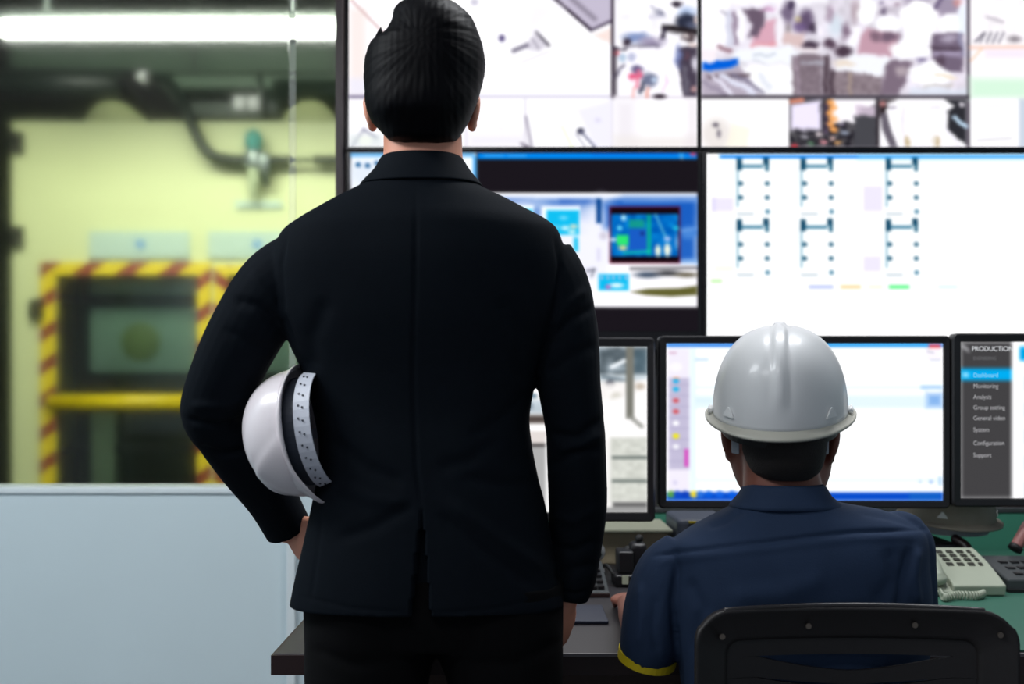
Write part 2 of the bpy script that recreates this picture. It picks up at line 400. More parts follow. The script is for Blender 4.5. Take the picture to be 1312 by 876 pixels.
# upper left
p = Pic(447, -58, 893, 188, 1.5, (253, 252, 255))
p.rect(447, 10, 470, 122, (240, 226, 222), .8, 14); p.line(450, 0, 505, 56, 2.5, (200, 160, 160), .9)
p.rect(447, 100, 475, 122, (232, 230, 245), .8, 10)
p.poly([(700, -58), (783, -58), (783, 28), (758, 38), (712, -2)], (192, 184, 204)); p.line(706, -6, 757, 38, 4, (52, 42, 58)); p.line(757, 39, 783, 27, 3.5, (80, 70, 90))
p.line(732, -2, 762, 24, 6, (120, 112, 128), .7, 5); p.poly([(760, 45), (783, 36), (783, 55), (772, 52)], (240, 214, 206), .8, 6)
p.el(643, 49, 4, 4.5, (96, 86, 130)); p.el(608, 3, 5, 4, (190, 185, 205), .8)
p.poly([(672, 58), (686, 42), (703, 58), (690, 66), (678, 64)], (205, 200, 214), .8, 5)
p.line(658, 65, 675, 58, 5, (96, 90, 112), .9, 4); p.line(687, 41, 703, 58, 4, (92, 88, 100), .9, 3); p.line(668, 80, 704, 66, 1.5, (205, 200, 210), .9)
p.line(682, 50, 690, 62, 2, (130, 125, 140), .7, 3)
p.poly([(680, 0), (720, 10), (690, 38), (668, 40)], (240, 236, 248), .7, 20)
p.rect(447, 122, 783, 125.5, (196, 190, 214), .8, 2); p.rect(447, 122, 470, 126, (110, 100, 130), .8); p.rect(783, -58, 787, 126, (38, 28, 42))
p.rect(787, 123, 893, 126, (210, 200, 215), .8)
for x in (597, 673, 784): p.rect(x-1, 127, x+1, 188, (196, 190, 208), .8, 3)
p.line(674, 150, 681, 188, 3, (120, 112, 135), .8, 4); p.line(668, 184, 676, 188, 4, (70, 60, 80), .8)
p.rect(600, 172, 672, 188, (225, 220, 232), .6, 16); p.line(610, 148, 645, 166, 2, (222, 220, 232), .8, 4)
p.poly([(738, 140), (783, 128), (783, 188), (762, 188)], (232, 230, 248), .8, 8); p.el(744, 168, 4.5, 4, (40, 40, 60)); p.line(744, 168, 762, 188, 3, (110, 112, 140), .9)
p.line(738, 172, 750, 188, 2, (150, 150, 170), .8); p.line(720, 162, 733, 188, 2.5, (236, 244, 190), .8, 3); p.el(766, 154, 4, 3, (215, 210, 230), .8)
p.rect(787, 127, 815, 188, (228, 222, 230), .7, 20); p.rect(787, 174, 893, 190, (232, 226, 224), .8, 14); p.rect(880, 127, 893, 188, (226, 218, 224), .6, 14)
p.line(452, 186, 466, 166, 3, (150, 150, 170), .8, 4); p.line(466, 166, 482, 176, 3, (120, 122, 150), .8, 4); p.rect(447, 172, 490, 188, (205, 215, 215), .6, 10); p.el(468, 180, 8, 6, (240, 245, 235), .8)
# second pane
p.rect(787, -58, 893, 122, (250, 248, 254))
p.mottle(790, -50, 890, 60, 12, 14, 5)
p.el(867, 4, 8, 4, (50, 42, 56)); p.el(846, 16, 6, 4, (110, 112, 135), .9, 5); p.line(836, 8, 848, 18, 3, (150, 150, 170), .7, 4); p.line(832, 22, 850, 20, 3, (195, 192, 215), .8, 5)
p.el(881, 16, 11, 8, (168, 188, 222), .9, 8); p.el(880, 28, 13, 11, (44, 48, 66), 1, 7); p.el(886, 32, 8, 5, (90, 96, 120), .8, 5)
p.line(851, 35, 893, 41, 8, (34, 28, 32), 1, 5); p.line(852, 38, 849, 48, 6, (46, 40, 56), 1, 4); p.el(882, 48, 9, 6, (60, 46, 50), .9, 5); p.el(879, 47, 4, 2.5, (225, 215, 215)); p.el(892, 26, 3, 5, (215, 195, 190), .8); p.el(888, 58, 6, 3, (225, 205, 200), .9)
p.el(815, 49, 16, 7, (128, 146, 190), 1, 7); p.el(836, 54, 14, 6, (158, 148, 176), 1, 7); p.el(803, 54, 6, 5, (58, 48, 62), 1, 4); p.line(805, 61, 845, 57, 3, (90, 84, 105), .8, 4)
p.line(787, 62, 803, 63, 4, (66, 60, 76), .9, 3); p.el(790, 68, 4, 3.5, (220, 110, 120), .9); p.el(798, 74, 6, 4, (160, 185, 210), .8); p.el(810, 74, 4, 5, (170, 175, 205), .8)
p.line(787, 99, 800, 84, 5, (112, 108, 128), .9, 4); p.rect(787, 60, 790, 122, (50, 42, 52), .9, 3)
p.el(816, 90, 7, 6, (86, 78, 120), .9, 5); p.line(808, 99, 821, 97, 6, (225, 92, 130), 1, 4); p.line(818, 92, 816, 112, 4, (225, 110, 140), .9, 4); p.line(812, 112, 811, 124, 3, (240, 170, 165), .9, 3)
p.el(832, 103, 10, 9, (112, 118, 145), 1, 5); p.el(837, 103, 4, 4, (195, 215, 240), .9); p.line(824, 108, 820, 118, 5, (70, 72, 92), .9, 3); p.line(829, 114, 829, 124, 4, (225, 150, 135), .9, 3)
p.line(852, 96, 855, 105, 2.5, (236, 190, 225), .9); p.line(855, 105, 849, 117, 2, (236, 190, 225), .9); p.el(845, 123.5, 8, 3, (44, 32, 44))
p.poly([(868, 62), (893, 60), (893, 124), (876, 124), (868, 86)], (70, 62, 78)); p.el(869, 72, 4, 12, (120, 135, 190), .8, 5); p.el(890, 82, 4, 9, (225, 222, 235), .9, 4); p.line(876, 88, 880, 118, 6, (112, 108, 122), .8, 5); p.el(889, 114, 3.5, 4, (190, 150, 150), .9); p.el(880, 72, 3, 6, (100, 70, 84), .8)
p.warp(789, -56, 891, 121, 9, 2.0, 4)
display(441, -64, 896, 192, 'upper display behind the standing man, white camera feeds with a grey laptop corner', p)
# upper right
p = Pic(899, -58, 1349, 188, 1.5, (222, 216, 228))
p.mottle(898, -50, 1239, 122, 9, 20, 2, (1, .95, 1.02)); p.mottle(898, -50, 1239, 122, 22, 22, 8, (.9, 1, .95))
p.rect(899, -58, 1060, 6, (250, 248, 255), .9, 8)
p.rect(899, 0, 934, 66, (252, 250, 255), .95, 5); p.rect(930, 12, 938, 60, (206, 208, 226), .9, 5); p.line(924, 15, 930, 18, 4, (170, 165, 180), .8, 4); p.rect(939, 14, 944, 56, (136, 118, 140), .9, 4); p.rect(945, 12, 955, 52, (248, 246, 252), .95, 4)
p.poly([(962, 60), (966, 44), (980, 26), (994, 26), (994, 55), (966, 63)], (214, 164, 182), 1, 5); p.line(964, 60, 994, 55, 6, (222, 150, 160), .8, 4)
p.poly([(953, 12), (981, 12), (977, 32), (972, 40), (971, 48), (960, 48), (962, 30)], (104, 88, 106), 1, 5); p.el(985, 13, 8, 3.5, (205, 160, 195), .9, 4); p.rect(995, 4, 1003, 58, (246, 242, 250), .9, 5)
p.el(1010, 16, 9, 15, (116, 102, 128), 1, 7); p.el(1014, 6, 6, 6, (70, 58, 84), 1, 5); p.el(1034, 28, 9, 15, (96, 80, 108), 1, 7); p.el(1024, 26, 4, 5, (190, 175, 130), .8, 4); p.el(1025, 34, 8, 6, (108, 88, 130), .9, 6); p.el(1041, 36, 5, 6, (64, 52, 72), .9, 4)
p.rect(1004, 42, 1030, 60, (212, 184, 182), .9, 6); p.el(1009, 36, 5, 6, (150, 140, 145), .9, 5)
p.poly([(945, 62), (1015, 58), (1030, 70), (1015, 82), (948, 80), (935, 70)], (240, 243, 250), 1, 7); p.line(966, 72, 994, 69, 3, (188, 196, 208), .9, 4); p.line(967, 78, 990, 86, 2, (200, 206, 216), .9, 4)
p.line(920, 60, 934, 65, 6, (146, 110, 124), .9, 4); p.rect(899, 62, 918, 78, (246, 236, 242), .9, 6)
p.poly([(948, 84), (1017, 82), (1018, 122), (955, 122)], (248, 248, 252), 1, 6); p.line(975, 98, 985, 112, 6, (215, 220, 232), .9, 7)
p.poly([(900, 80), (945, 76), (946, 85), (900, 91)], (0, 92, 214), 1, 3)
p.poly([(900, 91), (946, 85), (975, 122), (900, 122)], (178, 168, 184), 1, 5); p.line(908, 97, 958, 97, 5, (90, 74, 84), .9, 4); p.line(912, 95, 938, 122, 4, (236, 234, 250), 1, 4); p.line(925, 97, 966, 120, 6, (225, 228, 246), 1, 5); p.line(940, 96, 978, 118, 4, (120, 116, 140), .9, 4); p.line(902, 105, 930, 122, 5, (150, 140, 160), .9, 4)
p.rect(1016, 70, 1053, 122, (126, 112, 122), 1, 4); p.line(1028, 80, 1056, 82, 4, (176, 176, 190), .9, 4); p.line(1020, 72, 1024, 122, 3, (168, 152, 168), .8, 4); p.rect(1054, 70, 1062, 122, (88, 74, 84), 1, 4); p.mottle(1016, 84, 1062, 122, 5, 12, 4)
p.el(1035, 62, 13, 6, (235, 224, 228), .9, 5); p.el(1038, 57, 10, 4.5, (70, 56, 72), 1, 4); p.el(1062, 56, 8, 7, (86, 68, 84), 1, 5); p.el(1070, 34, 9, 14, (206, 218, 230), .9, 8); p.el(1064, 18, 6, 9, (160, 140, 160), .8, 6); p.el(1083, 40, 6, 10, (120, 100, 120), .9, 6)
p.poly([(1087, 58), (1094, 34), (1104, 36), (1098, 60)], (248, 246, 252), 1, 4)
p.poly([(1103, 48), (1112, 36), (1150, 44), (1152, 58), (1142, 74), (1100, 70)], (192, 152, 168), 1, 6); p.el(1139, 48, 13, 6, (112, 92, 110), 1, 6); p.el(1121, 46, 5, 6, (120, 96, 112), .9, 5)
p.poly([(1072, 78), (1100, 70), (1140, 74), (1136, 98), (1070, 90)], (240, 242, 248), 1, 5); p.el(1082, 82, 14, 4, (228, 212, 196), .9, 4)
p.el(1080, 66, 12, 7, (74, 58, 72), 1, 5)
p.poly([(1064, 90), (1130, 98), (1132, 122), (1062, 122)], (134, 120, 128), 1, 5); p.mottle(1064, 92, 1130, 122, 5, 14, 6); p.line(1089, 96, 1090, 122, 3, (176, 156, 138), .8, 4); p.rect(1062, 90, 1070, 122, (78, 64, 74), .9, 4)
p.el(1110, 14, 14, 18, (252, 252, 255), 1, 5); p.el(1096, 14, 4, 16, (170, 150, 160), .8, 5); p.el(1133, 16, 4, 5, (104, 92, 116), .9, 4); p.el(1128, 5, 3, 3, (150, 140, 165), .9); p.el(1148, 6, 4, 3, (170, 150, 165), .9); p.el(1138, 31, 17, 10, (250, 250, 255), 1, 5)
p.rect(1160, -58, 1190, 6, (160, 148, 172), .8, 12)
p.el(1177, 22, 24, 22, (253, 252, 255), 1, 4); p.poly([(1156, 20), (1198, 20), (1193, 57), (1158, 55)], (253, 252, 255), 1, 3); p.el(1168, 64, 26, 10, (252, 252, 255), 1, 4)
p.el(1214, 8, 14, 14, (156, 144, 166), 1, 7); p.el(1226, 4, 6, 5, (200, 140, 140), .8, 5); p.line(1200, 10, 1206, -6, 5, (90, 76, 110), .9, 5); p.el(1218, 31, 18, 12, (252, 251, 255), 1, 4); p.rect(1228, 6, 1238, 44, (232, 240, 250), .9, 5)
p.rect(1194, 43, 1234, 92, (112, 98, 118), 1, 4); p.el(1216, 50, 11, 4.5, (176, 166, 186), .9, 5); p.line(1196, 60, 1232, 64, 4, (74, 60, 74), .9, 4); p.line(1199, 69, 1228, 71, 6, (168, 156, 184), .9, 5); p.el(1204, 78, 6, 6, (84, 68, 84), .9, 5); p.line(1230, 44, 1234, 70, 5, (150, 150, 180), .8, 5)
p.poly([(1134, 84), (1150, 76), (1168, 80), (1162, 104), (1150, 122), (1128, 122)], (122, 106, 122), 1, 5); p.el(1156, 92, 9, 7, (178, 164, 172), .9, 6); p.el(1180, 77, 6, 4, (126, 116, 150), .9, 4)
p.poly([(1166, 88), (1196, 78), (1226, 100), (1190, 112), (1168, 106)], (252, 252, 255), 1, 5); p.line(1196, 95, 1226, 101, 3, (232, 208, 176), .9, 4); p.line(1184, 112, 1220, 108, 3, (196, 190, 184), .9, 4)
p.rect(1165, 113, 1239, 122, (214, 222, 236), .8, 6)
p.rect(1239, -58, 1242.5, 188, (46, 38, 50), 1, 2)
p.rect(1243, -58, 1349, 126, (250, 246, 250), 1, 2); p.mottle(1244, -50, 1349, 60, 8, 10, 9); p.line(1265, 22, 1285, 28, 4, (176, 168, 180), .8, 4); p.line(1250, 53, 1260, 43, 3, (100, 96, 110), .9, 3)
for x in (1256, 1264, 1272, 1280): p.line(x, 54, x+6, 42, 2.5, (96, 92, 108), .85, 3)
p.el(1300, 50, 8, 4, (120, 112, 120), .8, 5); p.line(1244, 61, 1349, 60, 4, (244, 196, 178), .9, 4); p.rect(1262, 64, 1349, 74, (238, 226, 244), .8, 6); p.line(1244, 78, 1258, 62, 2, (245, 190, 150), .9, 3); p.rect(1243, 100, 1349, 126, (206, 240, 214), .9, 12)
p.rect(899, 122, 1242, 126.5, (58, 52, 62), 1, 2)
p.rect(899, 126.5, 1011, 188, (254, 253, 254), 1, 2); p.el(918, 172, 20, 22, (226, 218, 214), .8, 14); p.el(917, 160, 4, 3, (70, 64, 80), .8, 3); p.el(921, 171, 2.5, 5, (90, 84, 100), .8, 3); p.poly([(938, 158), (962, 164), (958, 188), (930, 188)], (246, 240, 222), .8, 6)
p.rect(1011, 126.5, 1123, 188, (56, 54, 60), 1, 1.5); p.mottle(1012, 150, 1122, 188, 4, 40, 11, (1, 1, .95)); p.poly([(1013, 134), (1052, 128), (1052, 166), (1013, 166)], (236, 228, 250), 1, 6); p.line(1014, 130, 1028, 128, 5, (245, 150, 120), .9, 4)
p.poly([(1066, 127), (1122, 127), (1122, 134), (1104, 140), (1098, 156), (1066, 158)], (250, 246, 252), 1, 4); p.rect(1094, 148, 1122, 188, (70, 70, 76), 1, 4); p.rect(1096, 136, 1122, 149, (206, 190, 208), .9, 4)
for k, y in enumerate(range(131, 172, 7)): p.el(1064+(k % 2)*4, y, 5, 3.5, (248, 168, 92), .95, 3); p.el(1059, y+3, 2.5, 3, (80, 60, 90), .7, 3)
for x, y, c in ((1055, 182, (230, 150, 160)), (1066, 176, (240, 200, 190)), (1073, 183, (225, 170, 110)), (1030, 176, (180, 178, 190)), (1018, 187, (210, 60, 70)), (1050, 173, (240, 225, 230)), (1082, 170, (160, 170, 190)), (1040, 184, (90, 130, 100)), (1078, 160, (150, 140, 160))): p.el(x, y, 4, 2.5, c, .9, 3)
p.rect(1123, 126.5, 1127, 188, (34, 28, 34), 1, 1.5)
p.rect(1127, 126.5, 1238, 188, (252, 251, 254), 1, 1.5); p.poly([(1127, 127), (1150, 127), (1138, 138), (1130, 150), (1127, 150)], (44, 34, 38), 1, 3); p.el(1131, 133, 4, 3.5, (190, 130, 130), .9); p.poly([(1128, 146), (1136, 144), (1142, 166), (1150, 188), (1140, 188), (1130, 165)], (100, 94, 106), 1, 3)
p.poly([(1210, 127), (1238, 127), (1238, 186), (1232, 180), (1213, 166), (1215, 142), (1222, 136)], (44, 44, 50), 1, 3); p.el(1232, 134, 4, 3, (236, 230, 240), .9); p.line(1222, 152, 1238, 162, 5, (196, 222, 244), 1, 3); p.line(1212, 166, 1228, 187, 4, (236, 232, 244), .9, 4)
p.poly([(1136, 132), (1148, 128), (1200, 128), (1214, 134), (1212, 188), (1154, 188)], (250, 248, 252), 1, 5); p.line(1140, 138, 1146, 138, 3, (130, 120, 140), .8, 3); p.line(1156, 138, 1160, 188, 1.5, (214, 206, 228), .8, 3); p.line(1192, 138, 1204, 137, 2, (214, 208, 224), .8, 3)
p.el(1163, 182, 3.5, 6, (190, 168, 124), .9, 4); p.el(1201, 182, 3, 6, (186, 160, 116), .9, 4); p.el(1197, 180, 3, 6, (226, 218, 206), .9, 4)
p.rect(1243, 126.5, 1306, 188, (253, 253, 255), 1, 2); p.line(1252, 180, 1296, 177, 2.5, (206, 202, 210), .9, 3); p.line(1262, 136, 1290, 136, 2.5, (226, 224, 232), .9, 3); p.rect(1306, 127, 1349, 188, (196, 208, 222), .9, 5)
p.warp(901, -56, 1237, 121, 9, 2.6, 5); p.warp(1015, 128, 1121, 187, 7, 2, 6); p.warp(1129, 128, 1236, 187, 12, 2, 7)
display(897.5, -64, 1356, 192, 'upper right display, busy factory camera feed above small thumbnails', p)
# lower left
p = Pic(448, 195.5, 894, 424, 1.5, (25, 21, 27))
p.rect(449, 196, 610, 340, (246, 250, 255), 1, 2); p.rect(449, 196, 608, 201, (78, 168, 232), .9, 3); p.el(468, 222, 22, 18, (214, 224, 238), .7, 16); p.rect(606, 200, 610, 248, (60, 165, 240), 1, 2)
for x, y in ((459, 211), (471, 212), (483, 209)): p.el(x, y, 3.2, 3, (20, 84, 140), 1, 2.5)
p.rect(612, 196, 893, 203.5, (0, 134, 240), 1, 2); p.rect(758, 196, 893, 199, (10, 100, 215), .7, 2); p.rect(620, 198, 646, 200.5, (90, 180, 250), .8, 2); p.rect(650, 198, 674, 200.5, (90, 180, 250), .8, 2); p.el(888, 197.5, 3.5, 2, (225, 60, 90)); p.el(873, 198, 3, 2, (60, 170, 240)); p.line(873, 202, 877, 209, 2.5, (190, 190, 195), .8)
p.rect(612, 204, 894, 247, (25, 21, 27), 1, 1.5)
p.rect(560, 247, 893.5, 393.5, (252, 252, 255), 1, 1.5)
p.rect(560, 254, 893, 300, (96, 138, 205), 1, 8); p.mottle(600, 254, 893, 300, 16, 34, 6, (1, .8, .3))
p.rect(630, 256, 680, 300, (70, 110, 190), .5, 12); p.rect(718, 256, 765, 262, (30, 84, 180), .8, 8); p.el(735, 320, 62, 50, (236, 236, 248), .95, 30); p.el(770, 300, 20, 42, (238, 238, 250), .9, 16); p.el(668, 262, 26, 6, (215, 225, 245), .7, 8)
p.poly([(800, 254), (893, 254), (893, 338), (862, 336), (775, 290), (775, 262)], (22, 88, 186), .95, 14); p.el(882, 298, 10, 8, (80, 140, 215), .8, 8); p.line(870, 296, 893, 292, 3, (120, 165, 225), .7, 4); p.el(886, 338, 14, 6, (150, 190, 235), .8, 7); p.line(800, 258, 893, 257, 3, (130, 170, 230), .6, 4)
p.rect(764, 254, 770.5, 286, (0, 62, 136), 1, 2.5); p.el(773, 302, 5, 5, (196, 190, 206), .8, 5); p.rect(765, 318, 769, 334, (205, 200, 225), .8, 4)
p.rect(660, 263, 684, 300, (244, 250, 255), 1, 2); p.rect(662, 268, 682, 300, (40, 196, 236), 1, 2); p.rect(694, 264, 743, 302, (246, 250, 255), 1, 2); p.rect(700, 269, 742, 301, (16, 184, 232), 1, 2)
for x, y, c in ((722, 279, (120, 215, 245)), (735, 290, (250, 225, 190)), (724, 292, (240, 250, 250)), (733, 297, (230, 245, 240)), (712, 291, (120, 210, 240))): p.el(x, y, 5, 2.5, c, .9, 3)
p.rect(735, 304, 741, 322, (30, 190, 232), 1, 2)
p.rect(781, 264.5, 871.5, 337.5, (120, 10, 40), 1, 1.5); p.rect(782.5, 266, 870, 336, (18, 6, 14), 1, 1.5); p.rect(783, 274, 869, 328.5, (2, 104, 190), 1, 1.5)
p.mottle(783, 274, 869, 328, 7, 26, 12, (.2, 1, .8)); p.rect(806, 293, 829, 321, (24, 88, 190), 1, 2); p.el(823, 299, 2.5, 2.5, (20, 40, 110)); p.rect(829, 275, 834, 326, (10, 170, 130), .9, 2); p.rect(790, 301, 805, 314, (44, 222, 110), 1, 2); p.el(798, 317.5, 5, 2.5, (250, 225, 130)); p.el(785.5, 307, 4, 2, (245, 250, 255))
p.el(799, 279, 3, 3.5, (190, 240, 250)); p.el(794, 292, 3, 3, (110, 220, 245)); p.rect(806, 281, 826, 292, (20, 150, 130), .9, 3); p.line(800, 324, 832, 322, 3, (20, 200, 170), .9, 3); p.line(840, 275, 853, 304, 1.5, (150, 225, 220), .9, 2); p.el(843, 321, 3.5, 7, (235, 240, 215)); p.el(855, 320, 4, 8, (242, 242, 220)); p.el(855, 306, 4, 3, (190, 200, 240), .9); p.el(866, 292, 4, 3, (40, 190, 220), .9); p.el(867, 310, 2, 8, (160, 200, 240), .7)
p.rect(778, 338, 893, 393, (250, 248, 253), 1, 3); p.line(752, 347, 762, 345, 3, (90, 90, 110), .8, 3); p.line(758, 354, 761, 345, 2.5, (90, 96, 112), .8)
p.rect(767, 351, 805.5, 372, (10, 182, 232), 1, 2); p.el(790, 365.5, 9, 2.8, (240, 248, 252)); p.el(779, 367.5, 3, 2.2, (235, 80, 170))
for x in (771, 779, 786, 794, 802): p.el(x, 355.5, 1.6, 2.2, (245, 190, 225), .9, 2)
p.line(808, 344, 893, 343, 3.5, (92, 90, 96), .9, 2.5); p.el(830, 352, 16, 4, (70, 84, 104), 1, 4); p.el(856, 350, 16, 3.5, (56, 56, 62), 1, 4); p.el(880, 352, 14, 3, (96, 88, 70), 1, 4)
p.poly([(808, 374), (830, 370), (870, 369), (893, 366), (893, 378), (860, 380), (828, 378)], (94, 92, 44), 1, 3)
p.rect(448, 394, 894, 424, (25, 21, 27), 1, 1.5)
display(441, 193, 900, 448, 'lower left display showing a dark desktop with a blue sky picture window', p)
# lower right
p = Pic(905.5, 197, 1349, 446, 1.5, (255, 255, 255))
p.rect(922, 198.5, 1349, 202.5, (0, 120, 232), 1, 2); p.rect(1100, 198, 1349, 204, (120, 205, 245), .6, 8)
for gx in (944, 1026, 1135):
    for gy in (203, 281):
        p.rect(gx, gy, gx+2, gy+62, (70, 140, 170), .85, 1.6); p.rect(gx, gy, gx+6.5, gy+15, (8, 62, 92), 1, 2); p.rect(gx+34, gy-1, gx+41, gy+8, (8, 62, 92), 1, 2); p.rect(gx+36.5, gy+6, gx+41, gy+16, (30, 92, 122), 1, 2); p.rect(gx+6, gy+8, gx+34, gy+12, (60, 122, 152), 1, 2)
        for dy in (32, 50): p.el(gx+5, gy+dy, 3.2, 2.8, (14, 70, 100), 1, 2); p.el(gx+39, gy+dy, 3, 2.8, (20, 78, 108), 1, 2)
        p.el(gx+39.5, gy+68, 2.8, 3, (60, 120, 150), 1, 2); p.rect(gx, gy+69, gx+22, gy+73, (196, 208, 216), .9, 2.5); p.rect(gx-7, gy+8, gx-4, gy+30, (226, 236, 244), .8, 2)
for a in ((912, 253, 940, 271), (1106, 238, 1131, 271), (1106, 328, 1129, 348)): p.rect(*a, (232, 226, 246), 1, 3)
p.rect(912, 253, 917, 271, (218, 212, 240), .9, 3); p.rect(911, 358, 925, 362, (176, 246, 150), .9, 3); p.rect(915, 340, 940, 348, (252, 252, 228), .8, 4)
for x0, x1, c in ((1036, 1068, (176, 188, 238)), (1077, 1103, (250, 208, 146)), (1113, 1131, (250, 252, 215)), (1139, 1165, (62, 236, 112)), (1202, 1227, (216, 246, 236))): p.rect(x0, 365.5, x1, 369.5, c, 1, 2)
display(900.5, 193, 1356, 450, 'lower right display showing a white page of small blue bar diagrams', p)

# ------------------------------------------------------------------ the desk
DZ = 0.72; DF = 2.13; DB = 3.5
def Xd(px, Y): return XP(px, Y)
t = thing('control_desk', 'long dark laminate control desk in front of the video wall', 'desk', (0.5, 2.8, 0))
dl = Xd(347, DF)
obj('desktop', B(dl+0.004, 2.4, DF+0.004, DB, DZ-0.038, DZ), M['desk'], t, bevel=0.003)
obj('edge_band', B(dl, 2.4, DF, DF+0.004, DZ-0.038, DZ-0.002), M['desk_edge'], t)
obj('edge_band', B(dl, dl+0.004, DF+0.004, DB, DZ-0.038, DZ-0.002), M['desk_edge'], t)
obj('edge_strip', B(dl+0.25, 2.4, DF-0.002, DF+0.004, DZ-0.004, DZ+0.0015), M['desk_strip'], t)
obj('front_panel', B(dl+0.12, 2.4, DF+0.10, DF+0.125, 0.06, DZ-0.038), M['desk_panel'], t)
for x in (dl+0.12, 0.85, 2.3): obj('leg_panel', B(x, x+0.03, DF+0.13, DB-0.05, 0, DZ-0.038), M['desk_panel'], t)
t = thing('desk_divider', 'teal upright divider with a dark top rail along the back of the desk', 'divider', (0.9, DB+0.02, 0))
obj('divider_panel', B(Xd(700, 3.5), 2.4, DB+0.004, DB+0.03, 0.0, ZP(657, DB)), M['teal'], t, bevel=0.002)
obj('divider_rail', B(Xd(700, 3.5), 2.4, DB+0.001, DB+0.035, ZP(657, DB), ZP(651, DB)), M['charcoal'], t, bevel=0.002)
o = obj('desk_mat', B(Xd(1150, 2.6), 2.3, 2.15, DB-0.01, DZ+0.0005, DZ+0.004), M['mat']); tag(o, 'teal sheet covering the right part of the desk under the telephone', 'desk mat')

# monitors
def monitor(x0, x1, y0, y1, Y, label, pic, inset, lamp=None):
    cx = (x0+x1)/2
    t = thing('computer_monitor', label, 'monitor', (XP(cx, Y), Y+0.1, DZ), group='monitors on the control desk')
    bm = bmesh.new(); L, R, T, Bt = XP(x0, Y), XP(x1, Y), ZP(y0, Y), ZP(y1, Y)
    # bezel: rounded frame with a recessed panel
    def rr(l, r, bb, tt, rad, y, k=6):
        pts = []
        for (cx_, cz_, a0) in ((r-rad, tt-rad, 0), (l+rad, tt-rad, 90), (l+rad, bb+rad, 180), (r-rad, bb+rad, 270)):
            for i in range(k+1):
                a = math.radians(a0+90*i/k); pts.append(Vector((cx_+rad*math.cos(a), y, cz_+rad*math.sin(a))))
        return pts
    il, ir, it, ib = XP(inset[0], Y), XP(inset[2], Y), ZP(inset[1], Y), ZP(inset[3], Y)
    rings = [rr(il-0.0005, ir+0.0005, ib-0.0005, it+0.0005, 0.001, Y), rr(il-0.002, ir+0.002, ib-0.002, it+0.002, 0.002, Y-0.006), rr(L+0.004, R-0.004, Bt+0.004, T-0.004, 0.010, Y-0.008), rr(L, R, Bt, T, 0.013, Y-0.003), rr(L, R, Bt, T, 0.013, Y+0.022), rr(L+0.03, R-0.03, Bt+0.03, T-0.03, 0.02, Y+0.045)]
    skin_rings(bm, rings)
    obj('bezel', bm, M['black'], t, smooth=False)
    s = obj('screen', pic.mesh(Y-0.001), M['screen'], t)
    xc = XP(cx, Y)
    obj('stand_neck', B(xc-0.035, xc+0.035, Y+0.04, Y+0.065, DZ+0.012, (T+Bt)/2), M['black'], t, bevel=0.006)
    bm = bmesh.new(); ell(bm, (xc, Y+0.07, DZ+0.006), (0.13, 0.09, 0.008), sub=3)
    for v in bm.verts: v.co.z = max(v.co.z, DZ)
    obj('stand_base', bm, M['black'], t, smooth=True)
    return t, s
p = Pic(476, 444, 829, 656, 1.5, (238, 236, 234))
p.rect(476, 444, 829, 480, (120, 132, 140), 1, 6); p.mottle(476, 444, 829, 520, 9, 48, 3, (1, 1.02, 1.05)); p.line(784, 470, 800, 462, 5, (245, 250, 255), .95, 3); p.rect(476, 480, 829, 488, (190, 205, 215), .8, 6); p.el(782, 492, 6, 6, (60, 62, 74), .9, 4); p.line(772, 482, 800, 488, 5, (110, 124, 134), .9, 4); p.rect(812, 448, 829, 478, (70, 92, 104), .8, 8)
p.poly([(765, 492), (829, 486), (829, 520), (765, 520)], (242, 238, 236), .9, 6); p.el(790, 512, 8, 9, (190, 186, 172), .8, 6); p.el(820, 495, 6, 4, (190, 176, 160), .9, 4)
p.poly([(740, 520), (829, 500), (829, 560), (740, 566)], (250, 248, 248), .95, 8); p.rect(802, 444, 812, 536, (118, 118, 110), 1, 3); p.line(808, 534, 822, 546, 5, (140, 140, 134), .9, 4)
p.rect(782, 560, 829, 642, (206, 208, 200), 1, 4); p.mottle(784, 560, 829, 642, 5, 12, 5); p.rect(784, 584, 829, 588, (108, 116, 112), 1, 2.5); p.rect(784, 614, 829, 618, (112, 120, 116), 1, 2.5); p.rect(785, 643, 829, 650, (96, 96, 96), 1, 4); p.rect(765, 650, 829, 656, (150, 150, 150), 1, 3)
p.rect(640, 444, 710, 505, (250, 250, 252), .9, 4); p.el(683, 507, 5, 3, (90, 120, 140), .9, 3); p.rect(660, 512, 705, 530, (170, 185, 196), .8, 6); p.el(678, 520, 5, 5, (110, 124, 138), .8, 4); p.rect(660, 532, 715, 542, (76, 66, 62), 1, 5); p.rect(660, 544, 715, 552, (254, 254, 254), 1, 2); p.rect(660, 552, 715, 568, (220, 212, 208), 1, 2); p.rect(660, 568, 715, 573, (70, 66, 66), 1, 3); p.rect(660, 573, 705, 656, (168, 168, 168), 1, 3); p.rect(699, 560, 708, 656, (245, 245, 245), .9, 3)
monitor(470, 839, 432, 668, 2.93, 'left desk monitor partly behind the standing man, showing a grey workshop photo', p, (476, 444, 829, 656))
p = Pic(854, 440, 1208, 641, 1.5, (253, 254, 255))
p.rect(854, 440, 1208, 444.5, (34, 118, 220), 1, 3); p.rect(1040, 440, 1190, 444, (40, 170, 235), .8, 3); p.rect(1190, 441, 1205, 446, (232, 66, 70), .9, 2.5); p.rect(1185, 446, 1206, 462, (246, 240, 248), .9, 3); p.line(1188, 450, 1196, 452, 1.5, (150, 150, 175), .8); p.line(1192, 461, 1205, 461, 1.5, (170, 180, 205), .8)
p.rect(855, 446, 884, 640, (234, 228, 242), .9, 5); p.rect(884, 446, 892, 640, (226, 242, 252), .95, 5); p.line(858, 452, 866, 452, 2, (200, 150, 180), .8); p.el(866, 470, 8, 6, (246, 244, 250), .8)
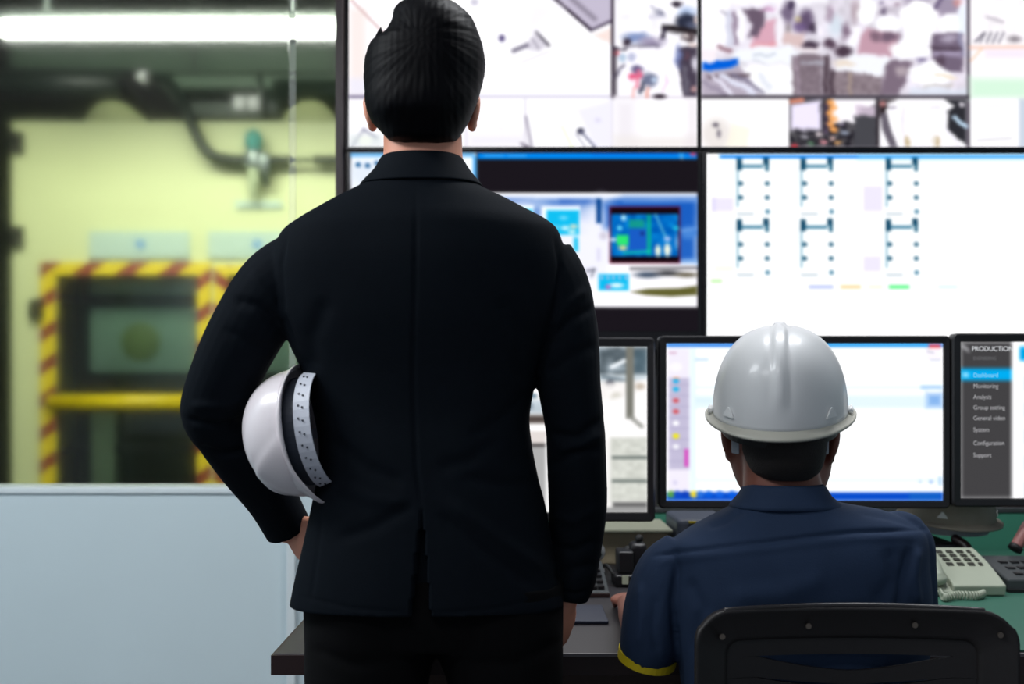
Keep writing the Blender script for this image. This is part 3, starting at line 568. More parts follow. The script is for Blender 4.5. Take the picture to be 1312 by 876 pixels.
p.rect(857, 484, 883, 601, (190, 184, 210), 1, 4)
for y in range(492, 600, 14): p.rect(857, y, 883, y+1.5, (168, 162, 192), .7, 2)
for y, c in ((488, (40, 170, 225)), (498.5, (30, 175, 225)), (513, (205, 84, 92)), (527, (205, 84, 92)), (542, (250, 250, 252)), (558.5, (235, 226, 0)), (572, (240, 240, 246))): p.el(866, y, 4, 3, c, 1, 2)
p.rect(863, 483, 870, 485, (240, 140, 80), .8, 2); p.rect(877, 575, 882, 598, (206, 80, 186), 1, 2); p.el(865, 618, 3, 3, (205, 200, 230), .8)
p.rect(891, 459, 908, 462, (176, 206, 232), .9, 3); p.rect(892, 511, 912, 515, (150, 190, 236), .9, 3); p.rect(890, 494, 1207, 498, (226, 242, 250), .9, 3); p.rect(890, 506, 1207, 523, (220, 238, 250), .9, 5); p.rect(1188, 504, 1207, 521, (120, 168, 228), .9, 10); p.rect(1180, 494, 1207, 498, (130, 180, 232), .8, 4); p.rect(1190, 499, 1203, 501.5, (252, 254, 255), .9, 2)
p.rect(884, 612, 1207, 618, (232, 246, 252), .9, 4); p.el(1193, 617, 3, 3, (170, 195, 235), .9); p.el(1179, 617, 2, 2.5, (190, 210, 240), .9); p.rect(1202, 610, 1207, 622, (180, 210, 242), .9, 3)
p.rect(854, 630.5, 1208, 641, (8, 74, 196), 1, 2.5); p.rect(1165, 631, 1205, 640, (20, 100, 190), .7, 4)
for x, c in ((860, (90, 160, 60)), (868, (20, 70, 190)), (878, (16, 60, 180)), (889, (240, 214, 50)), (897, (40, 110, 215)), (908, (10, 90, 215)), (922, (20, 96, 220)), (938, (10, 90, 220))): p.el(x, 633, 5, 4.5, c, .95, 3)
monitor(843, 1217, 430, 651, 2.96, 'centre desk monitor in front of the helmeted worker, white window with blue taskbar', p, (854, 440, 1208, 641))
p = Pic(1231, 438, 1586, 638, 2, (254, 254, 255))
p.rect(1231, 438, 1296, 638, (64, 63, 65), 1, 1.5); p.rect(1231, 472, 1296, 487.5, (0, 166, 232), 1, 1.5); p.rect(1306, 444, 1560, 462, (0, 160, 228), 1, 1.5)
p.line(1233.5, 443, 1238, 447, 3, (205, 205, 208), 1, 2); p.line(1238, 446, 1241, 450, 2.5, (180, 180, 184), 1, 2); p.el(1237.5, 480, 4, 3, (170, 224, 248), 1, 2)
for y in range(480, 620, 34): p.rect(1310, y, 1560, y+22, (226, 232, 238), .9, 2)
mt_, scr = monitor(1219, 1595, 427, 649, 2.955, 'right desk monitor with a dark grey side menu, cut by the photo edge', p, (1231, 438, 1586, 638))
def text_mesh(s, x, y, hpx, Y, m, name, parent, stretch=1.0):
    cu = bpy.data.curves.new('t', 'FONT'); cu.body = s; cu.size = 1.0
    o = bpy.data.objects.new('t', cu); C.objects.link(o)
    ev = o.evaluated_get(bpy.context.evaluated_depsgraph_get()); me = bpy.data.meshes.new_from_object(ev); bpy.data.objects.remove(o)
    k = hpx*Y/F/0.7; me.materials.clear()
    me.transform(Matrix.Translation(P(x, y, Y)) @ Matrix.Rotation(math.pi/2, 4, 'X') @ Matrix.Diagonal((k*stretch, k, k, 1)))
    return obj(name, me, m, parent)
TY = 2.955-0.0025
text_mesh('PRODUCTION', 1245, 449.5, 6.0, TY, M['txt_w'], 'menu_text', scr, 0.95)
text_mesh('ENGINEERING', 1247, 461, 4.6, TY, M['txt_d'], 'menu_text', scr, 0.7)
for s, y, mm in (('Dashboard', 483, 'txt_b'), ('Monitoring', 497, 'txt'), ('Analysis', 511, 'txt'), ('Group setting', 524.5, 'txt'), ('General video', 538, 'txt'), ('System', 553, 'txt'), ('Configuration', 570, 'txt'), ('Support', 585.5, 'txt')):
    text_mesh(s, 1247, y, 5.6, TY, M[mm], 'menu_text', scr, 0.9)

# ------------------------------------------------------------------ things on the desk
t = thing('equipment_case', 'beige metal equipment case under the left monitor', 'box', (XP(800, 3.3), 3.3, DZ))
obj('case_body', B(XP(735, 3.2), XP(860, 3.2), 3.22, 3.45, DZ, ZP(683, 3.2)), M['beigebox'], t, bevel=0.006)
obj('lid', B(XP(732, 3.2), XP(862, 3.2), 3.20, 3.46, ZP(683, 3.2), ZP(678, 3.2)), M['label_w'], t, bevel=0.004)
t = thing('printer', 'small blue-grey printer with a yellow label, left of the seated worker', 'printer', (XP(895, 3.25), 3.25, DZ))
obj('printer_body', B(XP(866, 3.2), XP(935, 3.2), 3.18, 3.42, DZ, ZP(664, 3.2)), M['bluegrey'], t, bevel=0.012)
obj('paper_slot', B(XP(874, 3.2), XP(928, 3.2), 3.176, 3.19, ZP(690, 3.2), ZP(684, 3.2)), M['dark'], t)
obj('yellow_label', B(XP(881, 3.2), XP(890, 3.2), 3.177, 3.183, ZP(669, 3.2), ZP(666.5, 3.2)), M['yellow'], t)
# lever control
t = thing('lever_controller', 'black desktop controller with two ball-topped levers', 'controller', (XP(806, 2.9), 2.9, DZ))
bm = bmesh.new(); a = P(806, 751, 2.85)
box(bm, XP(788, 2.85), XP(820, 2.85), 2.85, 2.97, DZ, DZ+0.03); box(bm, XP(792, 2.87), XP(812, 2.87), 2.87, 2.95, DZ+0.03, DZ+0.085)
obj('base', bm, M['black'], t, bevel=0.005)
bm = bmesh.new(); box(bm, XP(808, 2.9), XP(830, 2.9), 2.91, 2.97, DZ+0.02, DZ+0.10); obj('side_module', bm, M['black'], t, bevel=0.012)
obj('paper_tag', B(XP(797, 2.85), XP(805, 2.85), 2.846, 2.849, ZP(748, 2.85), ZP(737, 2.85)), M['label_w'], t)
for x, y, zz in ((804, 704, 0.08), (819, 689.5, 0.095)):
    tp = P(x, y, 2.93)
    lv = bmesh.new(); tube(lv, [Vector((tp.x+0.002, 2.93, DZ+zz)), tp], 0.005, 8); l = obj('lever', lv, M['steel'], t, smooth=True)
    kb = bmesh.new(); ell(kb, tp, (0.0105, 0.0105, 0.0105)); obj('ball_knob', kb, M['dark'], l, smooth=True)
bm = bmesh.new(); tube(bm, [Vector(q) for q in spline([(XP(790, 2.88), 2.9, DZ+.02), (XP(780, 2.9), 2.93, DZ+.04), (XP(772, 3.0), 3.0, DZ+.03), (XP(760, 3.1), 3.08, DZ+.008)], 8)], 0.005, 8); obj('cable', bm, M['dark'], t, smooth=True)
# webcam beside the sleeve
t = thing('desk_camera', 'small white desk camera with a black lens beside the man\'s sleeve', 'camera', (XP(768, 3.12), 3.12, DZ))
c0 = P(767, 707, 3.1)
bm = bmesh.new(); ell(bm, c0, (0.017, 0.017, 0.022)); obj('camera_body', bm, M['white'], t, smooth=True)
bm = bmesh.new(); tube(bm, [c0+Vector((0, -0.012, -0.004)), c0+Vector((0, -0.019, -0.004))], 0.007, 12); obj('lens', bm, M['dark'], t, smooth=True)
bm = bmesh.new(); tube(bm, [Vector((c0.x, 3.1, DZ+0.004)), c0-Vector((0, 0, 0.02))], 0.006, 10); box(bm, c0.x-0.015, c0.x+0.015, 3.085, 3.115, DZ, DZ+0.006); obj('stand', bm, M['white'], t)
# sloping keyboard behind the standing man's cuff
t = thing('keyboard', 'dark grey keyboard sloping on the desk beside the man\'s cuff', 'keyboard', (XP(730, 2.8), 2.8, DZ))
bm = bmesh.new(); k0, k1 = XP(660, 2.72), XP(781, 2.72)
v = box(bm, k0, k1, 2.72, 2.96, DZ+0.002, DZ+0.012)
for q in v:
    if q.co.y > 2.9 and q.co.z > DZ+0.01: q.co.z = DZ+0.05
obj('keyboard_body', bm, M['charcoal'], t, bevel=0.003)
obj('front_edge', B(k0, k1, 2.712, 2.72, DZ+0.002, DZ+0.009), M['desk_edge'], t)
bm = bmesh.new()
for r in range(5):
    for c in range(12):
        x = k0+0.008+c*(k1-k0-0.016)/12; y = 2.735+r*0.042; z = DZ+0.0135+(y-2.72)*0.158
        box(bm, x, x+(k1-k0)/12*0.78, y, y+0.032, z, z+0.006)
ky = obj('keys', bm, M['black'], t); ky['kind'] = 'stuff'
# mouse pad with a blue reflection painted into its colour
o = obj('mousepad', B(XP(700, 2.5), XP(775, 2.5), 2.40, 2.58, DZ+0.001, DZ+0.008), mat('reflected_blue', (34, 40, 58), 0.5), bevel=0.002); tag(o, 'thin dark blue notebook lying on the desk by the man\'s hand', 'mousepad')

# telephone
PY0, PY1 = 2.70, 2.90
t = thing('telephone', 'pale grey push-button desk telephone with coiled cord, right of the seated worker', 'telephone', (XP(1255, 2.8), 2.8, DZ+0.004))
def phz(y): return DZ+0.030+(y-PY0)/(PY1-PY0)*0.062
xl, xr = XP(1222, PY0), XP(1290, PY0)
def phone_body(x0, x1, extra=0):
    bm = bmesh.new(); n = 8; prof = []
    for i in range(n+1):
        y = PY0+(PY1-PY0)*i/n; prof.append((y, phz(y)+extra+0.006*math.sin(math.pi*i/n)))
    ring = [(PY0+0.004, DZ+0.006)]+[(y, z) for y, z in prof]+[(PY1, DZ+0.006)]
    skin_rings(bm, [[Vector((x, y, z)) for y, z in ring] for x in (x0, x1)]); return bm
obj('phone_body', phone_body(xl, xr), M['phone'], t, bevel=0.004)
obj('cradle', phone_body(xl-0.06, xl, -0.014), M['phone'], t, bevel=0.004)
for r in range(4):
    for c in range(4):
        y = 2.865-r*0.024; x = xl+0.018+c*0.0255; z = phz(y)+0.006*math.sin(math.pi*(y-PY0)/(PY1-PY0))
        wd = 0.0155 if c < 3 else 0.009
        sh = Matrix.Translation((x, y, z)) @ Matrix.Rotation(math.atan(0.31), 4, 'X')
        obj('key', B(0, wd, -0.007, 0.007, -0.002, 0.003, mt=sh), M['key'], t, bevel=0.001)
bm = bmesh.new(); hx = xl-0.03
tube(bm, [Vector(q) for q in spline([(hx, PY0+0.015, phz(PY0)+0.018), (hx, PY0+0.05, phz(PY0+.05)+0.034), (hx, PY0+0.15, phz(PY0+.15)+0.034), (hx, PY1-0.012, phz(PY1)+0.016)], 6)], 0.014, 14)
ell(bm, (hx, PY0+0.025, phz(PY0)+0.012), (0.024, 0.026, 0.016)); ell(bm, (hx, PY1-0.022, phz(PY1)+0.008), (0.024, 0.026, 0.016))
obj('handset', remeshed(bm, 0.003, 3), M['phone'], t, smooth=True)
pts = []; path = spline([(XP(1205, 2.7), 2.70, DZ+.014), (XP(1213, 2.62), 2.635, DZ+.014), (XP(1236, 2.62), 2.66, DZ+.014), (XP(1250, 2.66), 2.655, DZ+.014), (XP(1262, 2.68), 2.685, DZ+.014)], 60)
for i, q in enumerate(path):
    a = i*0.62; pts.append(Vector((q[0], q[1]+0.008*math.cos(a), q[2]+0.008*math.sin(a)+0.001)))
bm = bmesh.new(); tube(bm, pts, 0.0022, 6); obj('coiled_cord', bm, M['phone'], t, smooth=True)
# black support with the dusty helmet behind the telephone
t = thing('radio_base', 'black angular radio unit under the dusty hard hat, behind the telephone', 'radio', (XP(1200, 3.1), 3.1, DZ))
bm = bmesh.new(); box(bm, XP(1150, 3.03), XP(1246, 3.03), 3.03, 3.28, DZ+0.004, DZ+0.085)
for q in bm.verts:
    if q.co.z > DZ+0.05 and q.co.x > XP(1200, 3.0): q.co.x -= 0.035
obj('radio_body', bm, M['black'], t, bevel=0.012)
bm = bmesh.new()
tube(bm, [Vector(q) for q in spline([(XP(1232, 3.0), 3.05, DZ+.095), (XP(1243, 3.0), 3.02, DZ+.075), (XP(1246, 2.98), 3.0, DZ+.04), (XP(1248, 2.97), 2.99, DZ+.012)], 6)], 0.012, 10); obj('side_grip', bm, M['maroon'], t, smooth=True)
# papers under it
o = obj('document_stack', B(XP(1165, 2.95), XP(1222, 2.95), 2.93, 3.02, DZ+0.005, DZ+0.05), mat('stained_paper', (128, 104, 92), 0.7, var=0.4, nscale=60), bevel=0.002); tag(o, 'short brownish stack of papers behind the telephone', 'papers')
# right hand keypad unit and microphone
t = thing('intercom_unit', 'black speckled intercom unit at the right edge of the desk', 'intercom', (XP(1340, 2.8), 2.8, DZ+0.004))
bm = bmesh.new(); v = box(bm, XP(1291, 2.76), XP(1420, 2.76), 2.76, 2.95, DZ+0.006, DZ+0.035)
for q in v:
    if q.co.y > 2.9 and q.co.z > DZ+0.02: q.co.z += 0.03
obj('unit_body', bm, M['charcoal'], t, bevel=0.005)
obj('unit_base', B(XP(1293, 2.75), XP(1420, 2.75), 2.75, 2.95, DZ+0.004, DZ+0.012), M['dark'], t)
for r in range(3):
    for c in range(5):
        x = XP(1300, 2.8)+c*0.028; y = 2.79+r*0.045; z = DZ+0.035+(y-2.76)*0.158
        obj('key', B(x, x+0.018, y, y+0.022, z, z+0.005), M['black'], t, bevel=0.001)
t = thing('desk_microphone', 'reddish metal microphone leaning over the intercom unit', 'microphone', P(1325, 720, 2.97))
bm = bmesh.new(); tube(bm, [P(1302, 700, 2.96), P(1318, 672, 2.98)], 0.0155, 16); obj('microphone_head', bm, M['redgrey'], t, smooth=True)
bm = bmesh.new(); tube(bm, [P(1299.5, 704, 2.958), P(1302.5, 699.5, 2.96)], 0.018, 16, dome=False); obj('foam_ring', bm, M['dark'], t, smooth=True)
bm = bmesh.new(); tube(bm, [Vector(q) for q in spline([P(1316, 676, 2.98), P(1340, 664, 3.0), P(1364, 690, 3.02), P(1372, 722, 3.05)], 8)], 0.005, 8); a = P(1372, 722, 3.05); box(bm, a.x-.04, a.x+.04, 3.0, 3.1, DZ+.004, DZ+.03); obj('gooseneck', bm, M['dark'], t)

# ------------------------------------------------------------------ hard hats
def hard_hat(name, label, shell, brimm, L=0.132, W=0.108, H=0.135, brim=0.017, peak=0.035, group='hard hats', emblem=True, panel=False, clips=True, band=None):
    """local frame: front +Y, up +Z, origin in the middle of the rim plane"""
    t = thing(name, label, 'hard hat', group=group)
    n, mrows = 96, 26; rings = []
    for j in range(mrows):
        ph = (j/(mrows-1))*math.pi/2*0.985; ring = []
        cr = math.cos(ph)**0.80; sr = math.sin(ph)**0.92
        for k in range(n):
            a = 2*math.pi*k/n; x = W*cr*math.cos(a); y = L*cr*math.sin(a); z = H*sr
            # three-line ridge along the crown, side bulges over the rain gutter
            r = Vector((x, y, z)); nn = Vector((x/W**2, y/L**2, z/H**2)).normalized()
            up = min(1, max(0, (z-0.035)/0.03))
            rid = 0.0045*math.exp(-((abs(x))/0.0105)**6)*up - 0.0022*math.exp(-((abs(x)-0.0155)/0.003)**2)*up
            if panel: rid += 0.0024/(1+math.exp(-(y-0.004-0.72*z)/0.0012))
            r += nn*rid; ring.append(r)
        rings.append(ring)
    bm = bmesh.new(); vr = skin_rings(bm, rings, cap=False); bm.faces.new(vr[-1])
    s = obj('shell', bm, shell, t, smooth=True, local=True)
    so = s.modifiers.new('thickness', 'SOLIDIFY'); so.thickness = 0.003; so.offset = -1
    bm = bmesh.new(); rings = []
    for off, dz, in ((0.0, 0.006), (0.4, 0.001), (0.85, -0.003), (1.0, -0.006), (0.97, -0.009), (0.8, -0.007), (0.35, -0.004), (-0.02, 0.002)):
        ring = []
        for k in range(n):
            a = 2*math.pi*k/n; f = max(0, math.sin(a))**3; side = abs(math.cos(a))**3
            b_ = (brim+peak*f)*off; ring.append(Vector(((W+b_)*math.cos(a), (L+b_)*math.sin(a), dz*(1+1.2*f)+0.010*side*max(0, off)**2 - 0.012*f*off)))
        rings.append(ring)
    rings.append(rings[0]); skin_rings(bm, rings, cap=False)
    obj('brim', bm, brimm, t, smooth=True, local=True)
    bm = bmesh.new(); hb = []
    for rr, z in ((0.86, -0.028), (0.86, 0.004), (0.83, 0.004), (0.83, -0.028)):
        hb.append([Vector((W*rr*math.cos(2*math.pi*k/48), L*rr*math.sin(2*math.pi*k/48), z)) for k in range(48)])
    hb.append(hb[0]); skin_rings(bm, hb, cap=False); hbo = obj('headband', bm, band or M['strapgrey'], t, smooth=False, local=True)
    for a in (0, math.pi/2):
        bm = bmesh.new(); pts = []
        for k in range(17):
            u = -1+2*k/16; zz = 0.0+0.095*(1-u*u)**0.5
            pts.append((math.cos(a)*W*0.85*u, math.sin(a)*L*0.85*u, zz))
        side = Vector((-math.sin(a), math.cos(a), 0))*0.009
        rings = [[Vector(q)+side*s1+Vector((0, 0, s2)) for s1, s2 in ((-1, 0), (1, 0), (1, .0015), (-1, .0015))] for q in pts]
        skin_rings(bm, rings); obj('crown_strap', bm, M['strapwhite'], t, local=True)
    if emblem:
        for sx in (-1, 1):
            for sgn in (-1,):
                a = math.radians(-90+sx*46); bm = bmesh.new(); th = 0.0015
                tri = [(-0.0125, 0), (0.0125, 0), (0.0105, 0.004), (0.002, 0.0155), (-0.002, 0.0155), (-0.0105, 0.004)]
                V = []
                for lay in (0.0008, 0.0034):
                    row = []
                    for (u, z) in tri:
                        ph = math.asin(min(1, (0.020+z)/H)**(1/0.92)); cr = math.cos(ph)**0.80; aa = a+u/0.12
                        row.append(Vector((W*cr*math.cos(aa)*(1+lay/0.1), L*cr*math.sin(aa)*(1+lay/0.1), 0.020+z)))
                    V.append(row)
                skin_rings(bm, V); obj('triangle_mark', bm, M['logo'], t, local=True)
    for sx in ((-1, 1) if clips else ()):
        bm = bmesh.new(); tube(bm, [Vector((sx*(W+0.003), -0.012, 0.010)), Vector((sx*(W+0.004), 0.012, 0.010))], 0.0045, 10); obj('side_clip', bm, M['logo'], t, smooth=True, local=True)
    return t
# worn by the seated man
hat = hard_hat('hard_hat', 'glossy grey-white hard hat worn by the seated worker, with two triangle marks', M['hatgrey'], M['hatbrim'], L=0.135, W=0.113, H=0.152, brim=0.013, peak=0.03, emblem=True, band=M['dark'])
hat.location = P(999, 531, 2.00); hat.rotation_euler = (math.radians(13), 0, math.radians(-13))
bm = bmesh.new()
for sx in (-1, 1):
    bm = bmesh.new(); skin_rings(bm, [[Vector((sx*x, y, z)) for (x, y) in ((0.066, -0.070), (0.079, -0.062), (0.079, -0.052), (0.066, -0.058))] for z in (0.0, -0.052)])
    bm.verts.ensure_lookup_table()
    obj('nape_strap', bm, M['strapgrey'], hat, local=True, bevel=0.002)
# held under the arm: crown to the left, peak down, opening against the jacket
hh = hard_hat('hard_hat', 'white hard hat held under the standing man\'s left elbow', M['hatwhite'], M['hatwhite'], L=0.104, W=0.098, H=0.098, brim=0.006, peak=0.016, emblem=False, panel=True, clips=False, band=M['strapdark'])
ax_up = Vector((-1, 0.22, -0.16)).normalized(); ax_f = Vector((-0.02, -0.05, -1)); ax_f = (ax_f-ax_up*ax_f.dot(ax_up)).normalized(); ax_r = ax_f.cross(ax_up)
R = Matrix((ax_r, ax_f, ax_up)).transposed(); hh.location = P(392, 552, 1.92); hh.rotation_euler = R.to_euler()
# adjustable ratchet band with rows of holes, outside the headband
bm = bmesh.new(); n = 40; rings = []
for k in range(n+1):
    a = math.radians(-165+k*330/n); rings.append([Vector((0.088*r_*math.cos(a+math.pi/2), 0.094*r_*math.sin(a+math.pi/2), z)) for r_, z in ((1, -0.045), (1, -0.018), (1.02, -0.018), (1.02, -0.045))])
skin_rings(bm, rings); sb = obj('adjuster_band', bm, M['strapwhite'], hh, local=True)
bm = bmesh.new()
for k in range(52):
    a = math.radians(-160+(k//2)*320/25+(k%2)*2.5)+math.pi/2
    mt = Matrix.Translation((0.0905*math.cos(a), 0.0965*math.sin(a), -0.032)) @ Matrix.Rotation(a, 4, 'Z'); box(bm, -0.001, 0.001, -0.0012, 0.0012, -0.003+(k%2)*0.007, -0.0005+(k%2)*0.007, mt=mt)
obj('hole_row', bm, M['strapdark'], sb, local=True)
# third one on the desk
h3 = hard_hat('hard_hat', 'dusty beige hard hat on the desk, half hidden below the monitors', M['hatbeige'], M['hatbeige'], L=0.135, W=0.120, H=0.13, brim=0.018, peak=0.03)
h3.location = P(1212, 664, 3.16); h3.rotation_euler = (math.radians(4), 0, math.radians(18))

# ------------------------------------------------------------------ people
def head_parts(bm, T, ex=0.081, ez=-0.010, et=0.1):
    """face looks along +Y of T"""
    tmp = bmesh.new()
    ell(tmp, (0, -0.012, 0.032), (0.076, 0.094, 0.084), sub=4); ell(tmp, (0, 0.022, -0.035), (0.062, 0.074, 0.072)); ell(tmp, (0, 0.048, -0.082), (0.036, 0.034, 0.024))
    ell(tmp, (0, 0.080, 0.025), (0.052, 0.014, 0.010)); ell(tmp, (0, 0.098, -0.018), (0.013, 0.018, 0.012)); ell(tmp, (0, 0.090, 0.004), (0.009, 0.014, 0.024), (0.35, 0, 0))
    ell(tmp, (0, 0.088, -0.050), (0.022, 0.010, 0.005)); ell(tmp, (0, 0.086, -0.059), (0.019, 0.010, 0.006))
    for s in (-1, 1):
        ell(tmp, (s*0.040, 0.066, -0.012), (0.020, 0.018, 0.016)); ell(tmp, (s*ex, -0.004, ez), (0.0085, 0.019, 0.031), (0, s*et, s*0.25)); ell(tmp, (s*(ex-0.004), 0.002, ez-0.022), (0.009, 0.010, 0.012)); ell(tmp, (s*(ex-0.008), 0.006, ez), (0.012, 0.010, 0.020))
    for v in tmp.verts: v.co = T @ v.co
    me = bpy.data.meshes.new('h'); tmp.to_mesh(me); tmp.free(); bm.from_mesh(me); bpy.data.meshes.remove(me)
def hand_parts(bm, T, curl=0.5, side=1, s=1.0):
    """wrist at origin, fingers along +Y, palm down (-Z), thumb towards side*X"""
    tmp = bmesh.new()
    tube(tmp, [Vector((0, -0.02, 0)), Vector((0, 0.01, 0))], 0.024, 14, flat=0.75)
    ell(tmp, (0, 0.045, 0), (0.040, 0.052, 0.015)); ell(tmp, (side*0.022, 0.028, -0.006), (0.018, 0.030, 0.013))
    for i, (x, ln) in enumerate(((0.028, 0.068), (0.010, 0.076), (-0.009, 0.072), (-0.027, 0.056))):
        x *= side; p0 = Vector((x, 0.070, 0)); q = [p0]; a = 0.0; d = ln/3
        for j in range(3):
            a += curl*(0.7 if j == 0 else 1.0); q.append(q[-1]+Vector((x*0.06, math.cos(a)*d*1.15, -math.sin(a)*d*1.15)))
        tube(tmp, q, [0.0092, 0.0088, 0.008, 0.0068], 10)
    tube(tmp, [Vector((side*0.028, 0.018, -0.004)), Vector((side*0.050, 0.045, -0.010)), Vector((side*0.058, 0.072, -0.016)), Vector((side*0.058, 0.092, -0.020))], [0.013, 0.011, 0.0095, 0.0075], 10)
    for v in tmp.verts: v.co = T @ (v.co*s)
    me = bpy.data.meshes.new('h'); tmp.to_mesh(me); tmp.free(); bm.from_mesh(me); bpy.data.meshes.remove(me)
def frame_at(p, fwd, up):
    f = Vector(fwd).normalized(); u = Vector(up); u = (u-f*u.dot(f)).normalized(); r = f.cross(u)
    return Matrix.Translation(p) @ Matrix((r, f, u)).transposed().to_4x4()
def shoe(bm, x, y):
    ell(bm, (x, y+0.08, 0.035), (0.048, 0.145, 0.036)); ell(bm, (x, y-0.02, 0.06), (0.042, 0.06, 0.05)); box(bm, x-0.045, x+0.045, y-0.065, y+0.20, 0.0, 0.022)

# ---- standing man
YM = 1.95
man = thing('person', 'man standing with his back to us in a black suit jacket and black trousers', 'person', (XP(553, YM), YM, 0))
L_arm = [(394, 336, 1.95, 46), (354, 366, 1.945, 49), (320, 418, 1.94, 48), (295, 466, 1.945, 46), (278, 508, 1.96, 44), (275, 532, 1.98, 42), (298, 563, 2.01, 41), (323, 601, 2.045, 38), (349, 641, 2.075, 33), (370, 679, 2.10, 30)]
R_arm = [(690, 335, 1.95, 46), (709, 372, 1.95, 47), (724, 430, 1.95, 44), (730, 490, 1.95, 41), (738, 550, 1.955, 38), (740, 600, 1.965, 38), (741, 650, 1.98, 37), (738, 700, 1.99, 33), (734, 742, 1.99, 29), (730, 767, 1.99, 22)]
def arm_path(a, k=1.0, sub=5):
    q = spline(a, sub); return [P(r[0], r[1], r[2]) for r in q], [r[3]*r[2]/F*k for r in q]
# body: head, neck, trunk, arms, hands, legs in one surface
bm = bmesh.new()
HT = Matrix.Translation(P(541, 124, YM+0.005)); head_parts(bm, HT, 0.0872, -0.025, 0.17)
slices(bm, [(150, 496, 588, .055, .0), (175, 492, 592, .056, -.004), (200, 492, 593, .058, -.008), (235, 484, 598, .062, -.005)], YM, e=2.1)
slices(bm, [(228, 500, 580, .05, 0), (270, 430, 650, .07, 0), (330, 390, 690, .09, 0), (440, 392, 682, .095, 0), (560, 424, 664, .09, 0), (650, 418, 690, .065, .03), (760, 410, 700, .065, .03), (810, 415, 700, .06, .03)], YM)
pl, rl = arm_path(L_arm, .72); tube(bm, pl, rl, 16); pr, rr_ = arm_path(R_arm[:-1], .72); tube(bm, pr, rr_, 16)
hand_parts(bm, frame_at(P(374, 676, 2.09), (0.72, -0.25, -0.64), (-0.4, -0.9, -0.3)), curl=0.35, side=-1)
hand_parts(bm, frame_at(P(727, 771, 1.992), (-0.22, 0.18, -0.9), (0.7, -0.6, 0)), curl=0.3, side=1, s=0.85)
for s, hx_, ax_ in ((-1, XP(475, YM), XP(478, YM)), (1, XP(640, YM), XP(640, YM))):
    tube(bm, [Vector((hx_, YM, 0.86)), Vector((hx_, YM+.01, 0.5)), Vector((ax_, YM, 0.28)), Vector((ax_, YM, 0.08))], [0.085, 0.06, 0.055, 0.04], 16)
    ell(bm, (ax_, YM+0.06, 0.04), (0.035, 0.11, 0.03))
me = remeshed(bm, 0.0045, 3)
obj('body', me, M['skin'], man, smooth=True)
for s in (-1, 1):
    bm = bmesh.new(); ell(bm, HT @ Vector((s*0.031, 0.071, 0.006)), (0.011, 0.010, 0.007)); ey = obj('eye', bm, M['white'], man, smooth=True)
    bm = bmesh.new(); ell(bm, HT @ Vector((s*0.031, 0.079, 0.006)), (0.005, 0.003, 0.005), sub=2); obj('iris', bm, M['dark'], ey, smooth=True)
# hair
bm = bmesh.new()
rows = [(3.5, 534, 558, .018, -.01), (8, 519, 578, .045, -.01), (18, 507, 594, .070, -.012), (32, 504, 607, .088, -.012), (43, 499, 612, .095, -.013), (52, 494, 615, .099, -.014), (60, 483, 618, .101, -.014), (68, 474, 620, .103, -.015), (92, 468.5, 622, .105, -.016), (120, 469.5, 616, .100, -.022), (140, 471.5, 611, .092, -.032), (155, 476, 605, .082, -.040), (164, 481, 601, .073, -.042), (176, 492, 593, .062, -.040), (187, 503, 585, .050, -.040), (193, 520, 570, .040, -.036)]
slices(bm, rows, YM, e=2.15, n=64)
# parting tuft on the left and a swept ridge over the crown
me = remeshed(bm, 0.0026, 2)
bm = bmesh.new(); bm.from_mesh(me); bpy.data.meshes.remove(me)
tube(bm, [P(484, 80, 1.93), P(483, 62, 1.93), P(485.5, 50, 1.93), P(487.5, 41, 1.93), P(488, 35, 1.93)], [0.015, 0.0110, 0.0072, 0.0045, 0.0008], 16, flat=1.6, dome=False)
me = bpy.data.meshes.new('hair'); bm.to_mesh(me); bm.free()
n = len(me.vertices); co = np.empty(n*3); me.vertices.foreach_get('co', co); co = co.reshape(-1, 3); no = np.empty(n*3); me.vertices.foreach_get('normal', no); no = no.reshape(-1, 3)
c0 = P(545, 75, YM); dx = co[:, 0]-c0.x; dz = co[:, 2]-c0.z; ang = np.arctan2(dz, dx); rad = np.hypot(dx, dz)
wv = np.sin(ang*17+rad*95)*0.5+np.sin(ang*41+rad*60+1.3)*0.35+np.sin(ang*73-rad*130)*0.2
front = (co[:, 1] > YM+0.035) & (co[:, 2] < P(0, 62, YM).z)       # leave the forehead and face free
co += no*(wv*0.0005)[:, None]; co[front, 1] = YM+0.035+(co[front, 1]-YM-0.035)*0.15
me.vertices.foreach_set('co', co.ravel()); me.update()
obj('hair', me, M['hair'], man, smooth=True)
# jacket
bm = bmesh.new()
J = [(207, 497, 587, .060, -.004), (225, 484, 600, .070, -.004), (240, 466, 614, .079, -.006), (255, 436, 643, .089, -.008), (270, 408, 671, .098, -.010), (285, 382, 700, .106, -.012), (302, 362, 716, .112, -.012), (340, 352, 722, .118, -.012), (400, 358, 714, .120, -.008), (440, 373, 700, .118, -.004), (480, 389, 688, .114, 0), (530, 403, 678, .110, .002), (570, 410, 681, .110, 0), (610, 409, 689, .112, -.002), (650, 402, 699, .116, -.004), (700, 391, 707, .121, -.006), (740, 381, 714, .125, -.006), (772, 374, 720, .127, -.006)]
slices(bm, J, YM, n=72, sub=4, e=2.45)
pl, rl = arm_path(L_arm, 1.0, 6); tube(bm, pl, rl, 24, dome=False); pr, rr_ = arm_path(R_arm, 1.0, 6); tube(bm, pr, rr_, 24, dome=False)
me = remeshed(bm, 0.0035, 3)
